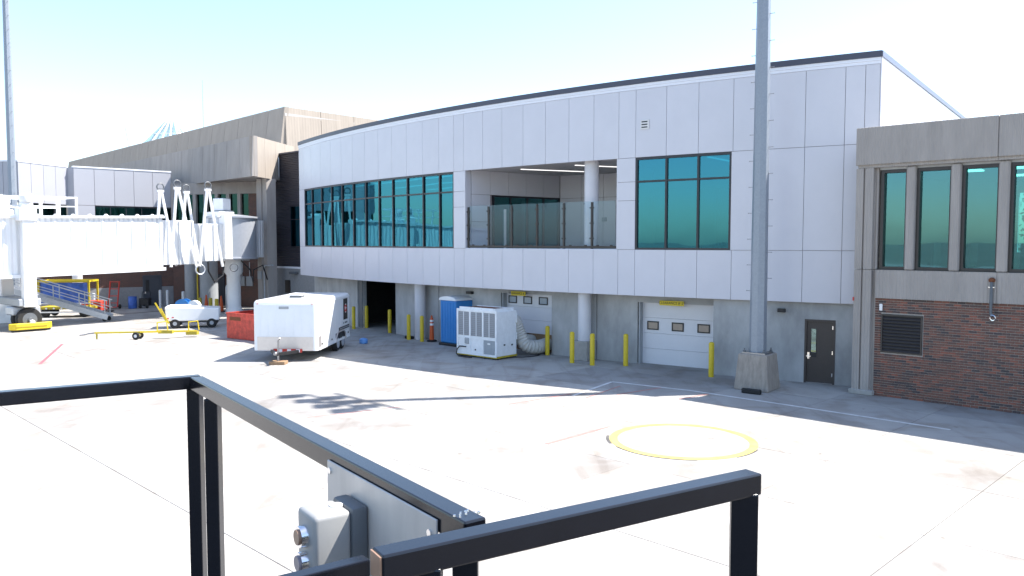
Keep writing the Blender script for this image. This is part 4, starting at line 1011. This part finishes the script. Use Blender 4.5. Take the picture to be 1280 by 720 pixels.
for x in (0, .72, 1.45, LC-.09): MB(Tc).box(*cb(x, x+.09, -.012, .03, .12, HC)).build('corner_post', 'white_dirty', AC)
for z in (.10, .78, HC-.07): MB(Tc).box(*cb(.0, LC, -.008, .03, z, z+.09)).build('rail', 'white_dirty', AC)
for x0, x1 in ((.12,.70),(.84,1.43),(1.56,2.15)):
    gr = MB(Tc).box(*cb(x0, x1, -.004, .03, .90, HC-.10)).build('grille', 'mesh_grey', AC)
    MB(Tc).box(*cb((x0+x1)/2-.015, (x0+x1)/2+.015, -.012, -.004, .90, HC-.10)).build('grille_bar', 'white_dirty', gr)
    for k in range(12):
        z = .95 + k*.079; MB(Tc).box(*cb(x0+.02, x1-.02, -.009, -.004, z, z+.018)).build('grille_slat', 'panel_grey', gr)
MB(Tc).box(*cb(.12, .70, -.006, .03, .20, .76)).build('control_panel', 'panel_grey', AC, bevel=.005); MB(Tc).box(*cb(.35, .50, -.012, -.006, .60, .66)).build('gauge', 'white_paint', AC)
MB(Tc).box(*cb(1.55, 1.78, -.05, .03, .55, .80)).build('inlet_fitting', 'grey_box', AC, bevel=.02)
MB(Tc).tube([Tc.inverted() @ (Tc @ Vector(q)) for q in ((1.70,.04,.42),(2.05,.05,.42),(2.18,.06,.30),(2.20,.10,.10),(1.9,.25,.03),(1.2,.2,.03))], .025, 6).build('cable', 'black', AC, smooth=True)
for x, z in ((1.15,.30),): MB(Tc).box(*cb(x, x+.07, -.006, 0, z, z+.06)).build('latch', 'black', AC)
for y, z in ((.45,.55),(.92,.52)): MB(Tc).box(*cb(-.005, .02, y, y+.08, z, z+.06)).build('latch', 'black', AC)
for y0, y1, z0, z1 in ((WC-.10,WC-.05,1.45,1.85), (WC-.10,WC-.05,.75,1.05)): MB(Tc).box(*cb(-.04, .0, y0, y1, z0, z1)).build('side_handle', 'white_dirty', AC)
MB(Tc).box(*cb(.0, LC, .0, WC, .06, .13)).build('base_frame', 'yellow_dark', AC)
for x in (.05, .68, 1.30, LC-.25):
    for y in (0, WC-.2): MB(Tc).box(*cb(x, x+.2, y, y+.2, 0, .06)).build('foot', 'black', AC)
# duct hose from the unit into the raised overhead door
def corrug(pts, r, step=.06):
    P = [Vector(q) for q in pts]; out = []
    for i in range(len(P)-1):
        p0, p1, p2, p3 = P[max(i-1,0)], P[i], P[i+1], P[min(i+2,len(P)-1)]
        m = max(2, int((p2-p1).length/step))
        for k in range(m):
            t = k/m; out.append(.5*((2*p1)+(-p0+p2)*t+(2*p0-5*p1+4*p2-p3)*t*t+(-p0+3*p1-3*p2+p3)*t**3))
    out.append(P[-1]); return out
pth = corrug([(-.05,33.2,1.55),(.12,33.45,1.45),(.30,33.55,.95),(.55,33.55,.48),(1.0,33.75,.34),(1.45,34.3,.36),(1.75,35.0,.42)], .3)
o = MB().tube(pth, [.27 + (.028 if i % 2 else -.01) for i in range(len(pth))], 16).build('duct_hose', 'hose', None, smooth=True); tag(o, 'fat white corrugated duct hose bent into the raised overhead door', 'hose')
pth = corrug([(-.45,34.0,1.2),(.2,34.3,.8),(.7,34.7,.5),(1.1,35.6,.45)], .3)
o = MB().tube(pth, [.24 + (.025 if i % 2 else -.01) for i in range(len(pth))], 16).build('duct_hose', 'hose', None, smooth=True); tag(o, 'second duct hose half hidden behind the front one', 'hose')
o = MB().tube(corrug([(.0,32.9,.03),(.5,33.0,.02),(1.0,33.3,.02),(1.15,33.7,.02),(1.0,34.2,.02)], .02), .022, 6).build('power_cable', 'black', None, smooth=True); tag(o, 'black power cable lying beside the duct hose', 'cable')

# ------------------------------------------------------------------ portable toilet, dark cabinet, channelizer
PT = thing('portable_toilet', 'blue portable toilet with white arched roof beside the cooling unit', 'portable toilet', (-3.35, 37.1, 0))
Tk = frame((-3.35, 37.1), (.71, -.70))
MB(Tk).box(-.06, 1.16, -.06, 1.16, .0, .12).build('skid', 'black', PT, bevel=.02)
MB(Tk).box(0, 1.10, 0, 1.10, .12, 2.12).build('cabin', 'blue_plastic', PT, bevel=.05)
for i in range(5): MB(Tk).box(.12+i*.19, .18+i*.19, -.012, .01, .25, 2.0).build('rib', 'blue_plastic', PT)
for i in range(5): MB(Tk).box(-.012, .01, .12+i*.19, .18+i*.19, .25, 2.0).build('rib', 'blue_plastic', PT)
prof = [(-.03, 2.10)] + [(.55-.58*math.cos(a*math.pi/8), 2.14+.15*math.sin(a*math.pi/8)) for a in range(0, 9)] + [(1.13, 2.10)]
n = len(prof); MB(Tk).add([(x, -.04, z) for x, z in prof] + [(x, 1.14, z) for x, z in prof], [tuple(range(n)), tuple(range(2*n-1, n-1, -1))] + [(i, (i+1) % n, n+(i+1) % n, n+i) for i in range(n)]).build('roof', 'white_paint', PT)
CB = thing('dark_cabinet', 'tall dark cabinet with greenish glass door between column and blue toilet', 'cabinet', (-3.3, 38.9, 0))
Tk2 = frame((-3.75, 39.2), (.72, -.69))
MB(Tk2).box(0, 1.3, 0, .5, .05, 2.15).build('case', 'black', CB, bevel=.01); MB(Tk2).box(.10, .62, -.02, .01, .9, 2.0).build('door_pane', 'glass_dark', CB)
MB(Tk2).box(.05, 1.6, .05, .5, 2.15, 2.3).build('top_box', 'grey_dark', CB); MB(Tk2).box(.8, 1.0, -.03, .0, .1, 1.1).build('yellow_post', 'yellow_dark', CB)
CH = thing('channelizer', 'orange channelizer post with white bands beside the far column', 'traffic post', (-3.86, 38.3, 0))
MB().lathe([(.24,0),(.24,.07),(.12,.09)], (-3.86,38.3,0), 8).build('rubber_base', 'rubber', CH)
MB().lathe([(.115,.09),(.10,.5),(.085,1.1),(.04,1.16),(.05,1.24),(.02,1.26)], (-3.86,38.3,0), 16).build('post', 'orange', CH, smooth=True)
for z, r in ((.78,.098),(.95,.094)): MB().lathe([(r,z),(r-.004,z+.10)], (-3.86,38.3,0), 16).build('reflective_band', 'white_paint', CH)
o = MB(frame((-5.35,39.5),(.72,-.69))).box(0,.5,0,.25,0,.14).build('rubber_chock', 'rubber', None, bevel=.03); tag(o, 'small black chock on the ground behind the left bollard of the pair', 'chock')

# ------------------------------------------------------------------ red bin, white cart, tow bar
RB = thing('red_bin', 'scuffed open red steel bin behind the white trailer', 'bin', (-13.4, 39.3, 0))
Tn = frame((-14.18, 39.6), (.82, -.57))
for q, nm in (((0,2.6,0,.05,.02,1.27),'side_wall'), ((0,2.6,1.65,1.7,.02,1.27),'side_wall'), ((0,.05,.05,1.65,.02,1.27),'end_wall'), ((2.55,2.6,.05,1.65,.02,1.27),'end_wall'), ((.05,2.55,.05,1.65,.02,.08),'floor')): MB(Tn).box(*q).build(nm, 'red', RB)
for q in ((-.03,2.63,-.03,.05,1.22,1.30), (-.03,.05,.05,1.65,1.22,1.30)): MB(Tn).box(*q).build('rim', 'red', RB)
MB(Tn).box(.25, 1.1, -.006, 0, .92, 1.1).build('scuff_plate', 'rust', RB)
WC_ = thing('baggage_cart', 'low white boxy ground cart with yellow tow handles and black wheels', 'cart', (-17.6, 44.2, 0))
Tb2 = frame((-19.0, 43.75), (.955, .295)); LCt = 2.75
MB(Tb2).hexa([(0,0,.42),(LCt,0,.42),(LCt,1.5,.42),(0,1.5,.42)], [(-.05,0,1.22),(LCt,0,1.10),(LCt,1.5,1.10),(-.05,1.5,1.22)]).build('body', 'white_metal', WC_, bevel=.04)
MB(Tb2).box(-.08, LCt+.03, -.03, 1.53, 1.18, 1.24).build('lid', 'white_paint', WC_, bevel=.02) if False else None
MB(Tb2).box(.1, 1.2, .2, 1.2, 1.2, 1.26).build('top_cover', 'white_dirty', WC_, bevel=.02)
MB(Tb2).box(.05, LCt-.05, .1, 1.4, .32, .42).build('chassis', 'black', WC_)
for x in (.45, LCt-.4):
    for y in (.08, 1.42):
        w_ = MB(Tb2).lathe([(.12,-.09),(.25,-.08),(.28,0),(.25,.08),(.12,.09)], (x,y,.28), 18, 'y').build('wheel', 'rubber', WC_, smooth=True)
        MB(Tb2).lathe([(.11,-.10),(.11,.10)], (x,y,.28), 12, 'y').build('rim', 'grey_box', w_)
hd = MB(Tb2).bar((-.02,.15,.45),(-.55,.15,1.45),.07).build('tow_handle', 'yellow', WC_); MB(Tb2).bar((.15,-.06,.3),(-.25,-.06,1.15),.07).build('tow_handle', 'yellow', WC_)
for x in (.25,.5): MB(Tb2).box(x-.2, x-.1, -.012, .0, .5+.2*x, .56+.2*x).build('decal', 'red', WC_)
TBR = thing('tow_bar', 'long yellow aircraft tow bar with small wheels lying on the apron', 'tow bar', (-18.4, 39.1, 0))
t0, t1, t2_ = Vector((-20.5,39.1,.32)), Vector((-18.3,39.15,.36)), Vector((-15.9,40.2,.30))
MB().bar(t0, t1, .075).bar(t1, t2_, .085).build('bar', 'yellow', TBR)
MB().tube([t0, t0+Vector((-.35,-.02,-.05)), t0+Vector((-.55,.1,-.1)), t0+Vector((-.75,.0,-.12))], .035, 6).build('tow_eye', 'steel', TBR)
for s in (-.22, .22): 
    w_ = MB().lathe([(.08,-.05),(.17,-.05),(.19,0),(.17,.05),(.08,.05)], (t1.x-.1, t1.y+s, .19), 16, 'y').build('wheel', 'rubber', TBR, smooth=True); MB().lathe([(.08,-.055),(.08,.055)], (t1.x-.1,t1.y+s,.19), 10, 'y').build('rim', 'galv_light', w_)
MB().bar((t1.x-.1,t1.y-.25,.2),(t1.x-.1,t1.y+.25,.2),.05).build('axle', 'yellow', TBR)
for a0 in (.30, .85):
    c = t1.lerp(t2_, a0); MB().tube([c, c+Vector((0,0,.45)), c+Vector((.4,.15,.5)), c+Vector((.45,.17,.05))], .035, 6).build('lift_handle', 'yellow', TBR)
c = t1.lerp(t2_, .45); MB().box(c.x-.35, c.x+.35, c.y-.12, c.y+.10, .24, .40).build('shock_head', 'yellow_dark', TBR)
c = t2_; MB().box(c.x-.5, c.x+.05, c.y-.18, c.y+.12, .12, .30).build('head', 'yellow_dark', TBR)
MB().bar((t0.x+.1,t0.y,.02),(t0.x+.1,t0.y,.32),.06).build('prop_leg', 'yellow_dark', TBR)

# ------------------------------------------------------------------ gear under the jet bridge
BC = thing('covered_cart', 'yellow framed luggage cart hung with crumpled blue tarpaulin under the jet bridge', 'cart', (-28, 50.5, 0))
Tm = frame((-29.9, 50.3), (.99, .12)); LB_ = 3.1
for x in (.0, LB_-.1):
    for y in (.0, 1.4): MB(Tm).box(x, x+.1, y, y+.1, .5, 2.3).build('post', 'yellow', BC)
for y in (.0, 1.4): MB(Tm).box(-.02, LB_+.02, y-.01, y+.11, 2.22, 2.36).build('top_rail', 'yellow', BC)
for x in (.0, LB_-.1): MB(Tm).box(x-.01, x+.11, .1, 1.4, 2.24, 2.34).build('top_rail', 'yellow', BC)
vs = []; nx, nz = 26, 12; rr = random.Random(3)
for k in range(nz+1):
    for i in range(nx+1):
        x = .12 + (LB_-.24)*i/nx; z = .88 + 1.32*k/nz + (.06*math.sin(i*.9) if k == 0 else 0); vs.append((x, .06 + .07*math.sin(i*.8 + k*.25) + rr.uniform(-.035,.035), z))
q = len(vs); fs = [(k*(nx+1)+i, k*(nx+1)+i+1, (k+1)*(nx+1)+i+1, (k+1)*(nx+1)+i) for k in range(nz) for i in range(nx)]
MB(Tm).add(vs, fs).build('tarpaulin', 'blue_tarp', BC, smooth=True)
MB(Tm).box(-.05, LB_+.05, 0, 1.5, .52, .66).build('deck', 'yellow_dark', BC); MB(Tm).box(-.2, LB_+.2, -.06, .0, .30, .38).build('side_rail', 'white_paint', BC); MB(Tm).box(-.2, LB_+.2, -.05, .0, .86, .92).build('side_rail', 'white_paint', BC)
for i in range(5): MB(Tm).lathe([(.06,0),(.06,.02)], (.5+i*.45,-.03,.58), 10, 'y').build('reflector', 'white_paint', BC)
for x in (.4, LB_-.4):
    for y in (.12, 1.38): MB(Tm).lathe([(.15,-.09),(.27,-.08),(.3,0),(.27,.08),(.15,.09)], (x,y,.3), 18, 'y').build('wheel', 'rubber', BC, smooth=True)
HT = thing('hand_truck', 'red ladder-back hand truck leaning at the block wall', 'hand truck', (-28.6, 57.5, 0))
for x in (-28.95, -28.3): MB().bar((x,57.2,.15),(x,57.6,1.95),.07).build('side_rail', 'red_bright', HT)
for z in (.4,.9,1.4,1.9): MB().bar((-28.95,57.25+z*.19,z),(-28.3,57.25+z*.19,z),.05).build('crossbar', 'red_bright', HT)
MB().box(-29.0,-28.25,56.85,57.25,.10,.14).build('toe_plate', 'red_bright', HT)
for x in (-29.05,-28.2): MB().lathe([(.05,-.04),(.15,-.04),(.15,.04),(.05,.04)], (x,57.35,.15), 14, 'x').build('wheel', 'rubber', HT)
o = MB().lathe([(.27,0),(.29,.03),(.29,.82),(.27,.86)], (-27.3,57.4,0), 16).build('drum', 'blue_tarp', None, smooth=True); tag(o, 'dark blue drum by the block wall under the jet bridge', 'drum')
UC = thing('utility_cart', 'small black utility cart with handle by the block wall', 'cart', (-26.6, 57.9, 0))
MB().box(-26.9,-26.2,57.5,58.0,.2,.72).build('tray', 'black', UC, bevel=.03); MB().tube([(-26.85,57.9,.7),(-26.85,58.0,1.15),(-26.25,58.0,1.15),(-26.25,57.9,.7)], .025, 6).build('handle', 'black', UC)
for x in (-26.8,-26.3): MB().lathe([(.03,-.03),(.11,-.03),(.11,.03),(.03,.03)], (x,57.5,.11), 12, 'y').build('wheel', 'rubber', UC)
RC = thing('red_crate_trolley', 'low red trolley behind the foot of the service stair', 'trolley', (-27.4, 52.0, 0))
MB().box(-28.0,-26.7,51.8,52.6,.3,.95).build('box', 'red', RC, bevel=.03); MB().box(-28.1,-26.3,51.7,52.7,.18,.28).build('base', 'black', RC)
for x in (-27.8,-26.6): MB().lathe([(.03,-.04),(.13,-.04),(.13,.04),(.03,.04)], (x,51.75,.13), 12, 'y').build('wheel', 'rubber', RC)
for x, y, l in ((-28.1,53.6,'grey white bollard just behind the service stair foot'), (-25.2,57.2,'grey bollard right of the grey door under the jet bridge'), (-24.6,57.0,'grey bollard beside the slim grey column under the jet bridge'), (-22.9,55.6,'grey bollard between the two grey columns under the jet bridge')):
    bollard(x, y, l, 1.35, 'galv_light', .11, 'grey bollards under the jet bridge')
for x, y, l in ((-21.2,54.2,'dull yellow bollard before the thick grey column'), (-20.4,54.0,'dull yellow bollard before the dark doorway'), (-19.7,53.2,'short dull yellow bollard next to the orange cones')):
    bollard(x, y, l, 1.0, 'yellow_dark', .12, 'short dull yellow bollards near the rotunda')
def cone(x, y, label, h=.95):
    t = thing('traffic_cone', label, 'traffic cone', (x,y,0), 0, 'orange traffic cones near the rotunda')
    MB().box(x-.22,x+.22,y-.22,y+.22,0,.05).build('base', 'rubber', t); MB().lathe([(.17,.05),(.05,h-.02),(.03,h)], (x,y,0), 16).build('cone', 'orange', t, smooth=True)
    MB().lathe([(.105,h*.55),(.088,h*.68)], (x,y,0), 16).build('band', 'white_paint', t)
cone(-21.3, 55.6, 'orange cone farthest left, at the thick grey column', 1.1); cone(-19.9, 54.6, 'orange cone before the dark doorway', 1.1); cone(-19.2, 54.6, 'orange cone left of the pair by the support column', 1.15); cone(-18.95, 54.0, 'orange cone nearest to the white support column', 1.0)
o = MB().lathe([(.24,0),(.26,.05),(.26,1.6),(.2,1.75),(.08,1.82)], (-19.9,56.2,0), 18).build('gas_cylinder', 'galv_light', None, smooth=True); tag(o, 'tall pale gas cylinder beside the support column', 'cylinder')
GP = thing('hose_reel', 'blue and white hose reel behind the white cart', 'hose reel', (-20.5, 50.2, 0))
MB().box(-21.1,-19.9,49.9,50.7,.1,.55).build('frame', 'galv_light', GP); MB().lathe([(.2,-.3),(.48,-.3),(.48,-.24),(.3,-.22),(.3,.22),(.48,.24),(.48,.3),(.2,.3)], (-20.7,50.3,.72), 18, 'y').build('reel', 'blue_plastic', GP, smooth=True); MB().lathe([(.2,-.22),(.40,-.22),(.40,.22),(.2,.22)], (-20.05,50.3,.70), 16, 'y').build('hose_coil', 'white_dirty', GP, smooth=True)
o = MB(frame((-30.0,46.6),(.95,.3))).box(0,1.1,0,.8,0,1.55).build('equipment_box', 'white_dirty', None, bevel=.04); tag(o, 'pale equipment box behind the jet bridge drive wheels', 'box')
PC = MB().tube([(-31.0,58,0),(-31.0,58,3.2),(-30.8,58,3.7),(-30.4,58,4.0)], .32, 16).build('duct_pipe', 'white_paint', None, smooth=True); PC.location = (1.2, -3.2, 0); tag(PC, 'thick white pipe bending up under the jet bridge', 'pipe')

# ------------------------------------------------------------------ viewing platform rails in the foreground
C0 = Vector((-1.26, 3.15, 0)); vd = Vector((.585, -.811, 0)); nl = Vector((-.811, -.585, 0)); ZR = 4.27; tw = .05
PF = thing('platform_railing', 'glossy black square tube railing of the platform, corner post and two rails', 'railing', (C0.x, C0.y, 3.15))
def tb(a, b, name, parent, w=tw, bev=.004):
    return MB().bar(a, b, w).build(name, 'rail_black', parent, bevel=min(bev,.004), segs=2)
zc = ZR - tw/2
ul = Vector((-.85, -.52, 0)).normalized()
tb(C0 + Vector((0,0,zc)) - ul*.02, C0 + ul*3.2 + Vector((0,0,zc)), 'top_rail', PF)
tb(C0 + vd*.03 + Vector((0,0,zc-.0006)), C0 + vd*2.035 + Vector((0,0,zc-.0006)), 'top_rail', PF)
tb(C0 + Vector((0,0,3.15)), C0 + Vector((0,0,ZR-tw-.001)), 'post', PF)
tb(C0 + vd*.25 + Vector((0,0,3.15)), C0 + vd*.25 + Vector((0,0,ZR-tw-.001)), 'post', PF)
tb(C0 + vd*2.0 + Vector((0,0,3.15)), C0 + vd*2.0 + Vector((0,0,ZR-tw-.001)), 'post', PF)
tb(C0 + vd*1.42 + Vector((0,0,3.15)), C0 + vd*1.42 + Vector((0,0,ZR-tw-.001)), 'post', PF, .03)
for k in range(2): tb(C0 + ul*(3.1-k*.05) + Vector((0,0,3.15)), C0 + ul*(3.1-k*.05) + Vector((0,0,ZR-tw-.001)), 'post', PF) if k == 0 else None
tb(C0 + Vector((0,0,3.7)) + ul*.03, C0 + ul*3.1 + Vector((0,0,3.7)), 'mid_rail', PF) if False else None
# weld beads where the gate meets the rail
wb = MB(); rr = random.Random(11)
for i in range(9):
    p = C0 + vd*(1.995+rr.uniform(-.012,.012)) + nl*(.022-.048*i/8) + Vector((0,0,ZR+.001)); r = rr.uniform(.0018,.0035); wb.lathe([(r,-.002),(r*.8,r*.5),(r*.2,r*.8)], p, 8)
tag(wb.build('weld_bead', 'chrome', PF, smooth=True), kind='stuff')
G0, G1 = Vector((-.232, 1.342, zc)), Vector((.560, 1.825, zc)); gdv = (G1-G0).normalized()
GT = thing('platform_gate', 'black square tube gate in the near foreground, rail rising to its right post', 'gate', (G1.x, G1.y, 3.15))
tb(G0, G1, 'top_rail', GT, tw, .006)
gp = G1 - gdv*.026; tb(Vector((gp.x, gp.y, 3.15)), Vector((gp.x, gp.y, zc-tw/2+.006)), 'post', GT, .048)
gq = G0 + gdv*.10; tb(Vector((gq.x, gq.y, 3.15)), Vector((gq.x, gq.y, zc-tw/2+.006)), 'post', GT, .045)
gi = gp - gdv*.034; MB().bar(Vector((gi.x, gi.y, 3.15)), Vector((gi.x, gi.y, zc-tw/2-.001)), .012, .02).build('post_channel', 'rail_black', GT)
tb(G0.lerp(G1,.1)-Vector((0,0,.95)), G1-Vector((0,0,.95)), 'bottom_rail', GT)
cap = MB().bar(G0 - gdv*.003, G0 + gdv*.0005, .044, .044).build('end_cap', 'button_brown', GT)
# aluminium plate with the push-button box
PL = thing('control_panel', 'aluminium plate with grey push-button box mounted on the railing', 'control box', (*(C0 + vd*1.6).xy, 3.75))
Tpl = frame((C0 + nl*(tw/2+.001)).xy, vd)        # x along the rail; y to its left = away from nl
sgn = -1 if (Tpl @ Vector((0,1,0)) - Tpl @ Vector((0,0,0))).dot(nl) < 0 else 1
def pb(x0,x1,y0,y1,z0,z1): return (x0, x1, min(sgn*y0,sgn*y1), max(sgn*y0,sgn*y1), z0, z1)
MB(Tpl).box(*pb(1.395, 1.94, 0, .005, 3.75, 4.248)).build('plate', 'control_plate', PL, bevel=.0015)
for x, z in ((1.415,4.225),(1.915,4.215)): MB(Tpl).cyl((x, 0, z), (x, sgn*.009, z), .008, n=10).build('screw', 'chrome', PL)
bxo = MB(Tpl).box(*pb(1.525, 1.63, .045, .135, 3.97, 4.19)).build('box_cover', 'control_grey', PL, bevel=.012, segs=3, smooth=True)
MB(Tpl).box(*pb(1.52, 1.635, .005, .047, 3.965, 4.195)).build('box_back', 'grey_dark', PL, bevel=.010, segs=2, smooth=True)
MB(Tpl).lathe([(.016,0),(.016,.004),(.006,.006)], (1.575, sgn*.06, 4.188), 14).build('conduit_plug', 'white_paint', PL, smooth=True)
for z, m in ((4.135,'button_brown'), (4.075,'button_grey'), (4.015,'button_grey')):
    bt = MB(Tpl).cyl((1.577, sgn*.134, z), (1.577, sgn*.152, z), .026, .024, n=24).build('button_bezel', 'chrome', PL, smooth=True)
    MB(Tpl).cyl((1.577, sgn*.15, z), (1.577, sgn*.157, z), .018, .017, n=20).build('button', m, bt, smooth=True)
s1 = Vector((-.315, 1.60, 4.135)); tb(s1 - Vector((.81,.585,0))*.6, s1 + Vector((.81,.585,0))*.02, 'grab_bar', PL, .036, .006)
# the platform under the viewer, stretched back and black to darken the rails' reflections
DK = thing('viewing_platform', 'steel deck of the platform the picture is taken from', 'platform', (-.8, .6, 0))
MB().prism([(C0.x+.05, C0.y+.03), (.60,1.86), (4.2,-4.0), (.5,-9.0), (-6.5,-6.0), (-4.05,1.48)], 3.05, 3.149).build('deck', 'black', DK)
for x, y in ((-1.2,2.9), (.4,1.6), (3.9,-3.9), (.4,-8.5), (-6.0,-5.8), (-3.7,1.3)): MB().bar((x,y,0),(x,y,3.05),.12).build('leg', 'rail_black', DK)
